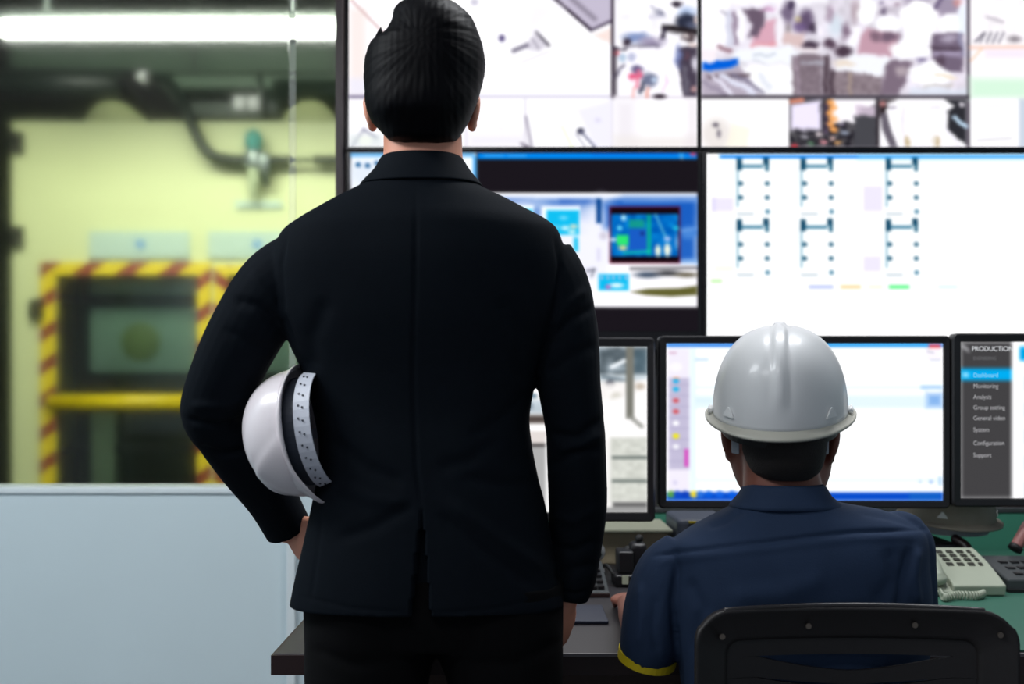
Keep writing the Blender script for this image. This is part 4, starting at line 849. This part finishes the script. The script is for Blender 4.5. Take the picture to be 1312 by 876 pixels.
ST = [([(533, 238), (532, 350), (529, 480), (533, 600), (540, 650)], 2.6, .0028),
      ([(368, 292), (361, 340), (364, 400), (380, 446)], 3.5, .004), ([(711, 298), (717, 340), (710, 410), (690, 480)], 3.5, .004),
      ([(236, 536), (280, 545), (338, 532)], 5, .006), ([(252, 572), (285, 582), (330, 575)], 5, .005), ([(242, 520), (290, 520), (340, 500)], 6, -.004),
      ([(298, 384), (330, 392), (362, 420)], 7, .005), ([(320, 350), (345, 380), (366, 410)], 7, -.004), ([(285, 420), (320, 440), (350, 450)], 7, .003),
      ([(762, 392), (730, 410), (700, 446)], 6, .005), ([(752, 370), (726, 392), (708, 420)], 6, -.004), ([(768, 440), (735, 455), (700, 480)], 8, .004),
      ([(774, 535), (740, 560), (704, 556)], 6, .005), ([(772, 575), (735, 580), (706, 600)], 6, .004), ([(774, 555), (740, 572), (712, 575)], 6, -.004),
      ([(768, 690), (735, 705), (706, 700)], 6, .004), ([(762, 722), (735, 728), (706, 742)], 6, .004), ([(766, 650), (735, 668), (708, 660)], 7, -.003),
      ([(560, 655), (610, 700), (690, 755)], 8, .004), ([(570, 640), (640, 690), (706, 735)], 9, -.004), ([(530, 645), (480, 675), (430, 690)], 9, .004), ([(640, 560), (600, 590), (560, 600)], 10, .003),
      ([(676, 500), (640, 540), (600, 560)], 9, .003), ([(420, 560), (470, 600), (520, 620)], 10, .004), ([(430, 620), (480, 640), (525, 645)], 9, -.003), ([(690, 620), (640, 620), (590, 610)], 9, .003),
      ([(640, 380), (665, 430), (672, 500)], 12, .005), ([(420, 380), (400, 430), (398, 480)], 12, .004), ([(412, 660), (404, 720), (398, 770)], 3, .002),
      ([(378, 762), (450, 779), (530, 786)], 2.2, .0012), ([(552, 786), (630, 780), (716, 762)], 2.2, .0012), ([(706, 752), (735, 760), (752, 756)], 3, .003)]
folds(me, ST, wedge=((540, 650), (524, 800), (552, 800)), lump=0.004, lscale=9)
jk = obj('jacket', me, M['jacket'], man, smooth=True, label='black suit jacket with a centre back vent')
bm = bmesh.new()
slices(bm, [(203, 492, 590, .062, -.006), (206, 488, 594, .067, -.006), (220, 480, 603, .074, -.007), (236, 465, 616, .0825, -.008), (240.5, 463, 618, .084, -.008), (242, 470, 610, .078, -.006)], YM, n=72, sub=3, e=2.3)
obj('collar', bm, M['collar'], jk, smooth=True)
# trousers
bm = bmesh.new()
for xa, xb, sgn in ((391, 560, -1), (556, 722, 1)):
    slices(bm, [(742, xa-2, xb+(6 if sgn < 0 else 0), .112, 0), (800, xa, xb, .110, 0), (838, xa+(5 if sgn > 0 else 0), xb-(0 if sgn > 0 else 3), .104, 0), (876, xa+(18 if sgn > 0 else 0), xb-(11 if sgn < 0 else 1), .10, .0), (920, xa+(22 if sgn > 0 else 4), xb-(18 if sgn < 0 else 6), .095, .004), (1000, xa+(26 if sgn > 0 else 10), xb-26*(sgn < 0)-12, .082, .01), (1100, xa+20, xb-30, .07, 0), (1250, xa+26, xb-36, .062, -.005), (1360, xa+30, xb-40, .064, 0), (1405, xa+30, xb-40, .068, .01)], YM, n=40, sub=4, e=2.2)
slices(bm, [(730, 400, 712, .105, 0), (780, 392, 720, .112, 0), (822, 396, 718, .100, 0)], YM, n=40, e=2.3)
me = remeshed(bm, 0.006, 3)
folds(me, [([(392, 830), (450, 850), (520, 845)], 8, .004), ([(722, 820), (660, 850), (600, 848)], 8, .004)], lump=0.004, lscale=8)
obj('trousers', me, M['trouser'], man, smooth=True)
for xx in (XP(478, YM), XP(640, YM)):
    bm = bmesh.new(); shoe(bm, xx, YM); obj('shoe', remeshed(bm, 0.005, 3), M['shoe'], man, smooth=True)

# ---- seated man
YS = 1.98
sm = thing('person', 'seated worker in a navy work shirt with yellow sleeve trim, facing the centre monitor', 'person', (XP(1010, YS), YS, 0))
bm = bmesh.new()
HS = Matrix.Translation(P(999, 560, 2.015)) @ Matrix.Rotation(math.radians(6), 4, 'X') @ Matrix.Rotation(math.radians(-13), 4, 'Z') @ Matrix.Diagonal((1.08, 1.05, 1.08, 1)); head_parts(bm, HS, 0.0815, -0.008, 0.22)
slices(bm, [(556, 940, 1071, .060, .03), (580, 938, 1072, .062, .03), (606, 943, 1068, .060, .025), (625, 950, 1058, .055, .01), (645, 962, 1046, .05, .0)], YS+0.03, e=2.1)
slices(bm, [(570, 950, 1048, .052, .0), (600, 952, 1047, .052, -.005), (630, 950, 1053, .055, -.012), (660, 945, 1060, .06, -.01)], YS+0.01, e=2.1)
slices(bm, [(650, 970, 1040, .05, 0), (690, 890, 1150, .08, 0), (760, 885, 1160, .095, 0), (860, 900, 1150, .10, 0), (980, 905, 1150, .11, .01)], YS)
EL = Vector((XP(826, 1.97), 1.98, 0.785))
tube(bm, [P(868, 716, 1.99), P(838, 780, 1.985), EL], [.042, .038, .034], 14)
HL = Vector((XP(806, 2.44), 2.44, DZ+0.035)); tube(bm, [EL, (EL+HL)/2+Vector((0, 0, .004)), HL], [.036, .033, .024], 14)
hand_parts(bm, frame_at(HL+Vector((0, .02, 0)), (0.12, 1, -0.06), (0, 0, 1)), curl=0.22, side=1)
ER = Vector((XP(1180, 2.05), 2.06, 0.80)); HR = Vector((XP(1110, 2.42), 2.44, DZ+0.035))
tube(bm, [P(1160, 700, 1.99), P(1166, 745, 2.0), ER], [.042, .038, .034], 14); tube(bm, [ER, (ER+HR)/2+Vector((0, 0, .004)), HR], [.036, .033, .024], 14)
hand_parts(bm, frame_at(HR+Vector((0, .02, 0)), (-0.3, 1, -0.06), (0, 0, 1)), curl=0.22, side=-1)
for s in (-1, 1):
    x = XP(1020, YS)+s*0.10; tube(bm, [Vector((x, YS, 0.52)), Vector((x, YS+.40, 0.53)), Vector((x, YS+.44, 0.46)), Vector((x, YS+.44, 0.08))], [.07, .055, .05, .036], 14); ell(bm, (x, YS+.50, .04), (.035, .11, .03))
obj('body', remeshed(bm, 0.0045, 3), M['skin2'], sm, smooth=True)
for s in (-1, 1):
    bm = bmesh.new(); ell(bm, HS @ Vector((s*0.031, 0.071, 0.006)), (0.011, 0.010, 0.007)); ey = obj('eye', bm, M['white'], sm, smooth=True)
    bm = bmesh.new(); ell(bm, HS @ Vector((s*0.031, 0.079, 0.006)), (0.005, 0.003, 0.005), sub=2); obj('iris', bm, M['dark'], ey, smooth=True)
bm = bmesh.new()
slices(bm, [(500, 942, 1056, .09, -.004), (545, 942, 1056, .094, -.014), (570, 947, 1051, .086, -.028), (590, 952, 1046, .074, -.034), (603, 958, 1040, .060, -.036), (612, 970, 1028, .050, -.034)], YS+0.02, e=2.2, n=48)
me = remeshed(bm, 0.004, 3)
n = len(me.vertices); co = np.empty(n*3); me.vertices.foreach_get('co', co); co = co.reshape(-1, 3); q = co[:, 1] > 2.0; co[q, 1] = 2.0+(co[q, 1]-2.0)*0.1; me.vertices.foreach_set('co', co.ravel()); me.update()
obj('hair', me, M['hair2'], sm, smooth=True)
bm = bmesh.new()
S = [(624, 962, 1048, .060, -.004), (640, 948, 1066, .070, -.006), (652, 928, 1122, .080, -.006), (664, 904, 1156, .090, -.008), (678, 880, 1176, .098, -.010), (696, 858, 1183, .106, -.012), (720, 858, 1184, .112, -.012), (760, 856, 1188, .116, -.008), (810, 862, 1186, .118, -.004), (870, 872, 1180, .120, 0), (940, 880, 1172, .125, .004), (1000, 880, 1172, .13, .01)]
slices(bm, S, YS, n=64, sub=4, e=2.5)
LA = [(880, 712, 1.98, 36), (856, 735, 1.98, 41), (842, 775, 1.98, 42), (836, 812, 1.985, 41), (830, 838, 1.995, 37)]
q = spline(LA, 6); tube(bm, [P(r[0], r[1], r[2]) for r in q], [r[3]*r[2]/F for r in q], 24, dome=False)
RA = [(1130, 688, 1.98, 34), (1154, 698, 1.98, 41), (1160, 730, 1.985, 40), (1163, 770, 2.0, 38), (1166, 800, 2.05, 36), (1150, 815, 2.14, 34)]
q = spline(RA, 6); tube(bm, [P(r[0], r[1], r[2]) for r in q], [r[3]*r[2]/F for r in q], 24, dome=False)
me = remeshed(bm, 0.0038, 3)
folds(me, [([(836, 712), (878, 706), (923, 700), (1094, 681), (1192, 678)], 2.6, .0045), ([(838, 722), (880, 715), (1094, 690), (1190, 687)], 5, -.002),
           ([(868, 720), (862, 770), (866, 830)], 5, .006), ([(1166, 700), (1158, 740), (1150, 790)], 6, .007), ([(1178, 700), (1172, 740), (1176, 775)], 6, -.006), ([(1140, 700), (1146, 740), (1120, 775)], 10, .005),
           ([(1100, 656), (1140, 664), (1180, 676)], 4, .003), ([(1110, 648), (1150, 656), (1184, 668)], 4, -.002), ([(840, 760), (836, 800), (842, 840)], 6, .004), ([(818, 745), (822, 790), (818, 830)], 6, -.004),
           ([(905, 675), (930, 668), (955, 652)], 5, .004), ([(880, 740), (900, 780), (890, 840)], 9, .005), ([(1060, 740), (1000, 760), (930, 765)], 14, -.004)], lump=0.006, lscale=10)
sh = obj('shirt', me, M['navy'], sm, smooth=True)
bm = bmesh.new(); slices(bm, [(619, 958, 1050, .062, -.006), (622, 953, 1055, .068, -.006), (634, 945, 1062, .074, -.008), (647, 934, 1077, .081, -.008), (650, 944, 1066, .074, -.006)], YS, n=64, sub=3, e=2.3); obj('collar', bm, M['navy'], sh, smooth=True)
# yellow hem, tipped up towards the left
ec = P(830, 838, 1.995); er = 37*1.995/F
d = (P(830, 838, 1.995)-P(836, 812, 1.985)).normalized()
bm = bmesh.new(); tube(bm, [ec-d*0.004, ec+d*0.012], [er*1.04, er*1.02], 32, dome=False); obj('sleeve_trim', bm, M['shirt_y'], sh, smooth=False, label='yellow sleeve hem')
bm = bmesh.new()
for s in (-1, 1):
    x = XP(1020, YS)+s*0.10; tube(bm, [Vector((x*1.0, YS-.02, 0.52)), Vector((x, YS+.2, 0.53)), Vector((x, YS+.40, 0.535)), Vector((x, YS+.445, 0.50)), Vector((x, YS+.445, 0.3)), Vector((x, YS+.445, 0.09))], [.095, .088, .075, .072, .066, .062], 20, dome=True)
ell(bm, (XP(1020, YS), YS, 0.54), (0.185, 0.13, 0.10))
obj('trousers', remeshed(bm, 0.006, 3), M['trouser'], sm, smooth=True)
for s in (-1, 1):
    bm = bmesh.new(); shoe(bm, XP(1020, YS)+s*0.10, YS+.43); obj('shoe', remeshed(bm, 0.005, 3), M['shoe'], sm, smooth=True)

# ------------------------------------------------------------------ office chair
YC = 1.80
t = thing('office_chair', 'dark plastic swivel chair holding the seated worker, slotted backrest', 'chair', (XP(1095, YC), 1.98, 0))
def back_surface(px, py): return YC+0.035*((px-1095)/205)**2*-1.0+0.03     # gently wrapped round the sitter
cxp, hwp = 1095, 206; topy, boty = 779, 1010
bm = bmesh.new()
def outline(in_, k=10):
    l, r, tp, bt = cxp-hwp+in_, cxp+hwp-in_, topy+in_, boty-in_; rad = max(8, 44-in_*0.6); pts = []
    for (ax_, ay_, a0) in ((r-rad, tp+rad, -90), (r-rad, bt-rad, 0), (l+rad, bt-rad, 90), (l+rad, tp+rad, 180)):
        for i in range(k+1):
            a = math.radians(a0+90*i/k); x = ax_+rad*math.cos(a); y = ay_+rad*math.sin(a)
            if y < 800: y += 3.5*((x-cxp)/hwp)**2
            pts.append((x, y))
    # add points along the long top and bottom edges
    out = []
    for i in range(len(pts)):
        a, b_ = pts[i], pts[(i+1) % len(pts)]; out.append(a); dd = math.hypot(a[0]-b_[0], a[1]-b_[1])
        if dd > 40:
            for j in range(1, 12): out.append((a[0]+(b_[0]-a[0])*j/12, a[1]+(b_[1]-a[1])*j/12))
    return out
def chpt(x, y, dep): q = P(x, y, YC); q.y = YC+0.035-0.045*((x-cxp)/hwp)**2+dep; return q
def lo(in_, dep):
    return [chpt(x, y, dep) for x, y in outline(in_)]
base = outline(0)
slotL, slotR, sy = 972, 1226, 846
rings = [lo(46, 0.010), lo(44, 0.002), lo(38, -0.002), lo(10, -0.004), lo(5, -0.010), lo(1, -0.010), lo(0, 0.0), lo(1, 0.014), lo(6, 0.018), lo(40, 0.018)]
# rows: recess edge, raised flange, rolled rim, back
rings.append(rings[0]); rr2 = bmesh.new(); vr = skin_rings(rr2, rings, cap=False); bmesh.ops.remove_doubles(rr2, verts=rr2.verts, dist=1e-6)
obj('backrest_frame', rr2, M['chair'], t, smooth=True)
# recessed inner panel with curved louvre slots left open between slats
bm = bmesh.new()
def slat(y0f, y1f, x0=cxp-hwp+44, x1=cxp+hwp-44, nseg=24):
    rings = []
    for i in range(nseg+1):
        x = x0+(x1-x0)*i/nseg; a, b_ = y0f(x), y1f(x)
        rings.append([chpt(x, a, 0.006), chpt(x, b_, 0.006), chpt(x, b_, 0.013), chpt(x, a, 0.013)])
    skin_rings(bm, rings)
sag = lambda x: 1-min(1, abs((x-1099)/127))**1.6
slat(lambda x: 822, lambda x: 845)
slat(lambda x: 845.0+22*sag(x)*1.0, lambda x: 872+14*sag(x)*0.9 if sag(x) > 0 else 872)
for k in range(4):
    slat(lambda x, k=k: 872.5+k*34+(18*sag(x)), lambda x, k=k: 906+k*34+(14*sag(x)))
obj('backrest_panel', bm, M['chair'], t)
bm = bmesh.new(); tube(bm, [chpt(x, 779.5+3.5*((x-cxp)/hwp)**2+ 0.5, -0.004) for x in np.linspace(cxp-166, cxp+166, 40)], 0.0045, 10); obj('top_rim', bm, M['chair_rim'], t, smooth=True)
for x, y in ((925, 815), (1041, 806), (1178, 804), (1279, 812)):
    bm = bmesh.new(); a = chpt(x, y, -0.006); tube(bm, [a, a+Vector((0, -0.003, 0))], 0.0045, 12, dome=False); obj('screw', bm, M['screw'], t)
cxw = XP(cxp, YC)
bm = bmesh.new(); box(bm, cxw-0.24, cxw+0.20, 1.80, 2.26, 0.40, 0.455)
obj('seat', bm, M['chair'], t, bevel=0.03)
obj('back_support', B(cxw-0.04, cxw+0.04, 1.835, 1.865, 0.38, 0.62), M['black'], t, bevel=0.006)
bm = bmesh.new(); tube(bm, [Vector((cxw, 2.02, 0.09)), Vector((cxw, 2.02, 0.40))], 0.028, 16, dome=False); obj('post', bm, M['steel'], t, smooth=True)
for k in range(5):
    a = 2*math.pi*k/5+0.3; e = Vector((cxw+0.28*math.cos(a), 2.02+0.28*math.sin(a)*0.95, 0.07))
    bm = bmesh.new(); tube(bm, [Vector((cxw, 2.02, 0.10)), e], [0.022, 0.015], 12); lg = obj('base_leg', bm, M['black'], t, smooth=True)
    bm = bmesh.new(); ell(bm, e-Vector((0, 0, 0.043)), (0.027, 0.027, 0.027)); obj('caster', bm, M['dark'], lg, smooth=True)

# ------------------------------------------------------------------ the hall: machine, hose, lamp, ducts
YK = 7.0
t = thing('machine_cabinet', 'cream industrial machine cabinet with red and yellow striped window frames', 'machine', (XP(300, YK), YK+0.5, 0))
xm0, xm1, zt = XP(16, YK), XP(640, YK), ZP(156, YK)
# front with window openings
def frontpanel():
    bm = bmesh.new()
    xs = [xm0, XP(72, YK), XP(254, YK), XP(292, YK), XP(474, YK), xm1]; zs = [0, 0.35, ZP(352, YK), zt]
    for i in range(5):
        for j in range(3):
            if j == 1 and i in (1, 3): continue
            box(bm, xs[i], xs[i+1], YK, YK+0.03, zs[j], zs[j+1])
    return bm
obj('front_panel', frontpanel(), M['cream'], t)
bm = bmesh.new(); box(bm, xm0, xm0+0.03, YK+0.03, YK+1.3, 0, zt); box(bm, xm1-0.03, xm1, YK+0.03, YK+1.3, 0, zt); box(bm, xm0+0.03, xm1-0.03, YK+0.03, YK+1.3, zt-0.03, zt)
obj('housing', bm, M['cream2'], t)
obj('inner_back', B(xm0+0.03, xm1-0.03, YK+0.9, YK+0.93, 0, zt-0.03), M['darkglass'], t)
def strip(x0, y0, x1, y1, yy=YK): return B(XP(x0, yy), XP(x1, yy), YK-0.022, YK-0.002, ZP(y1, yy), ZP(y0, yy))
obj('striped_tape', strip(53, 336, 72, 1210), M['hazard'], t); obj('striped_tape', strip(72, 336, 254, 352), M['hazard'], t); obj('striped_tape', strip(254, 336, 271, 1210), M['hazard'], t)
obj('striped_tape', strip(275, 340, 293, 1210), M['hazard_m'], t); obj('striped_tape', strip(293, 340, 474, 352), M['hazard'], t); obj('striped_tape', strip(474, 340, 492, 1210), M['hazard'], t)
for x0, x1 in ((66, 258), (289, 478)):
    bm = bmesh.new(); tube(bm, [Vector((XP(x0, YK), YK-0.045, ZP(515, YK))), Vector((XP(x1, YK), YK-0.045, ZP(515, YK)))], 0.045, 16, dome=False); obj('guard_bar', bm, M['yellow'], t, smooth=True)
mg = mat('reflection_tone', (150, 172, 160), 0.2, var=0.35, nscale=2.2)  # pale green tone of the glass reflection painted in the machine windows
for k, (a, b_) in enumerate(((72, 254), (293, 474))):
    obj('window_pane', B(XP(a, YK), XP(b_, YK), YK+0.012, YK+0.018, 0.35, ZP(352, YK)), M['pane'], t)
    w0 = XP(a+46, YK)
    obj('pane_reflection', B(XP(a+44, YK+.3), XP(a+182, YK+.3), YK+0.30, YK+0.33, ZP(476, YK+.3), ZP(394, YK+.3)), mg, t)  # greenish reflection of the pane, painted as a solid panel behind it
    obj('inner_rail', B(XP(a+5, YK+.3), XP(a+182, YK+.3), YK+0.27, YK+0.33, ZP(388, YK+.3), ZP(378, YK+.3)), M['dark'], t)
    obj('pane_reflection_top', B(XP(a+44, YK+.3), XP(a+182, YK+.3), YK+0.30, YK+0.33, ZP(376, YK+.3), ZP(356, YK+.3)), mg, t)  # upper band of the same painted reflection
    obj('inner_post', B(XP(a+46, YK+.3), XP(a+76, YK+.3), YK+0.28, YK+0.36, 0.1, ZP(528, YK+.3)), M['grid_grey'], t)
    obj('inner_shelf', B(XP(a+4, YK+.3), XP(a+182, YK+.3), YK+0.30, YK+0.60, ZP(580, YK+.3), ZP(572, YK+.3)), M['dark'], t)
    bm = bmesh.new(); ell(bm, P(a+108, 438, YK+.28), (0.12, 0.02, 0.12)); obj('inner_disc', bm, mat('olive_disc', (126, 142, 70), 0.5), t, smooth=True)
for x0, x1 in ((116, 244), (268, 392)):
    pl_ = obj('placard', strip(x0, 297, x1, 331), M['placard'], t)
    a = P((x0+x1)/2, 313, YK-0.02); bm = bmesh.new(); tube(bm, [a, a+Vector((0, -0.01, 0))], 0.03, 16, dome=False); obj('placard_mark', bm, M['placard2'], pl_)
obj('small_placard', strip(302, 258, 362, 267), M['placard'], t)
for x, y in ((26, 184), (26, 304), (51, 396)):
    bm = bmesh.new(); a = P(x, y, YK); tube(bm, [a+Vector((0, -0.03, 0.06)), a+Vector((0, -0.03, -0.06))], 0.035, 12, dome=False); box(bm, a.x-0.06, a.x+0.02, YK-0.02, YK, a.z-0.05, a.z+0.05); obj('hinge', bm, M['dark'], t)
for x in (150, 400, 560):
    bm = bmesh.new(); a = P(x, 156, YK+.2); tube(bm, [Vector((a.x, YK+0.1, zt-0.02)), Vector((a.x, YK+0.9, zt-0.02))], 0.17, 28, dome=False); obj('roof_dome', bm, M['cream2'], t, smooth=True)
# hose and valve
t = thing('air_hose', 'dark curved air hose hanging over the top of the cream machine', 'hose', P(200, 100, YK-0.1))
hp = spline([P(188, 98, YK+.2), P(212, 103, YK+.05), P(232, 125, YK-.08), P(248, 165, YK-.12), P(266, 195, YK-.12), P(292, 204, YK-.1), P(318, 205, YK-.1)], 8)
bm = bmesh.new(); tube(bm, [Vector(q) for q in hp], 0.033, 14); obj('hose', bm, M['hose'], t, smooth=True)
bm = bmesh.new(); a = P(186, 99, YK+.2); ell(bm, a, (0.05, 0.05, 0.035)); obj('end_fitting', bm, M['logo'], t, smooth=True)
t = thing('regulator_valve', 'air regulator with a teal knob in the pipe on the cream machine', 'valve', P(326, 205, YK-.1))
bm = bmesh.new(); a = P(325, 181, YK-.1); ell(bm, a, (0.055, 0.055, 0.072)); obj('knob', bm, M['teal_knob'], t, smooth=True)
bm = bmesh.new(); tube(bm, [P(325, 196, YK-.1), P(325, 212, YK-.1)], 0.05, 14); tube(bm, [P(338, 200, YK-.1), P(338, 216, YK-.1)], 0.04, 14); obj('valve_block', bm, M['steel'], t, smooth=True)
bm = bmesh.new(); tube(bm, [P(325, 214, YK-.1), P(325, 234, YK-.1), P(324, 252, YK-.1)], [.036, .034, .02], 14); obj('bowl', bm, M['grid_grey'], t, smooth=True)
bm = bmesh.new(); tube(bm, [P(340, 214, YK-.1), P(341, 236, YK-.1)], [.034, .02], 14); obj('filter', bm, M['pipe'], t, smooth=True)
o_ = thing('air_pipe', 'thin horizontal air pipe right of the teal knobbed regulator', 'pipe', P(400, 205, YK-.1))
bm = bmesh.new(); tube(bm, [P(345, 205, YK-.1), P(640, 205, YK-.1)], 0.014, 12); obj('pipe', bm, M['pipe'], o_, smooth=True)
for x0, x1 in ((348, 372), (404, 432)):
    bm = bmesh.new(); tube(bm, [P(x0, 205, YK-.1), P(x1, 205, YK-.1)], 0.028, 12); obj('coupling', bm, M['hose'], o_, smooth=True)
# lamp
YL = 6.0
t = thing('fluorescent_lamp', 'long glowing white fluorescent lamp above the machine in the hall', 'lamp', P(250, 20, YL))
bm = bmesh.new(); tube(bm, [P(6, 37, YL), P(640, 37, YL)], 0.046, 16); obj('tube_lamp', bm, M['tube'], t, smooth=True)
obj('lamp_housing', B(XP(-4, YL), XP(650, YL), YL+0.03, YL+0.16, ZP(30, YL), ZP(12, YL)), M['pipe'], t, bevel=0.01)
for x in (60, 375, 600):
    bm = bmesh.new(); a = P(x, 15, YL+.1); tube(bm, [a, Vector((a.x, a.y, 4.0))], 0.006, 8, dome=False); obj('hanger', bm, M['steel'], t)
# ducts and trays above the machine
bm = B(-3.6, 2.6, 8.4, 9.0, ZP(92, 8.4), ZP(56, 8.4))
for x in (-3.2, -1.2, 0.8, 2.4): box(bm, x, x+0.03, 8.68, 8.71, ZP(56, 8.4)-0.02, 4.0)
o = obj('ventilation_duct', bm, M['pipe_l']); tag(o, 'long grey-green ventilation duct running under the hall ceiling', 'duct')
t = thing('cable_tray', 'pale green cable tray behind the hose above the machine', 'cable tray', P(330, 130, 7.9))
obj('tray_bed', B(XP(196, 7.9), XP(660, 7.9), 7.9, 8.2, ZP(112, 7.9), ZP(97, 7.9)), M['pipe_l'], t)
obj('lower_rail', B(XP(215, 7.9), XP(345, 7.9), 7.88, 7.95, ZP(150, 7.9), ZP(132, 7.9)), M['pipe'], t)
for x in (215, 330): obj('bracket', B(XP(x, 7.9), XP(x+7, 7.9), 7.9, 7.94, ZP(150, 7.9), ZP(97, 7.9)), M['pipe'], t)
for x in (240, 420, 600): obj('hanger', B(XP(x, 7.9), XP(x, 7.9)+0.02, 8.03, 8.05, ZP(97, 7.9), 4.0), M['pipe'], t)
t2 = obj('tag_plate', B(XP(298, 7.8), XP(312, 7.8), 7.83, 7.86, ZP(138, 7.8), ZP(122, 7.8)), M['white'], t)
t2 = obj('tag_plate', B(XP(316, 7.8), XP(330, 7.8), 7.83, 7.86, ZP(138, 7.8), ZP(122, 7.8)), M['white'], t)
t = thing('support_beam', 'dark sloping steel beam behind the hose above the machine', 'beam', P(200, 130, 7.7))
bm = bmesh.new(); tube(bm, [P(170, 104, 7.6), P(215, 160, 7.5)], 0.13, 4, dome=False); obj('beam_web', bm, M['dark'], t)
bm = bmesh.new(); tube(bm, [P(-60, 105, 7.7), P(180, 108, 7.7)], 0.10, 12, dome=False); obj('beam_pipe', bm, M['hose'], t, smooth=True)
t = thing('roof_duct_pipe', 'dark round pipe above the right end of the machine roof', 'pipe', P(400, 105, 8.0))
bm = bmesh.new(); tube(bm, [P(352, 118, 7.7), P(640, 118, 7.7)], 0.085, 16, dome=False); obj('pipe', bm, M['hose'], t, smooth=True)
bm = bmesh.new(); tube(bm, [P(352, 118, 7.7), P(350, 140, 7.7), P(350, 158, 7.7)], 0.085, 16, dome=False); obj('elbow', bm, M['hose'], t, smooth=True)
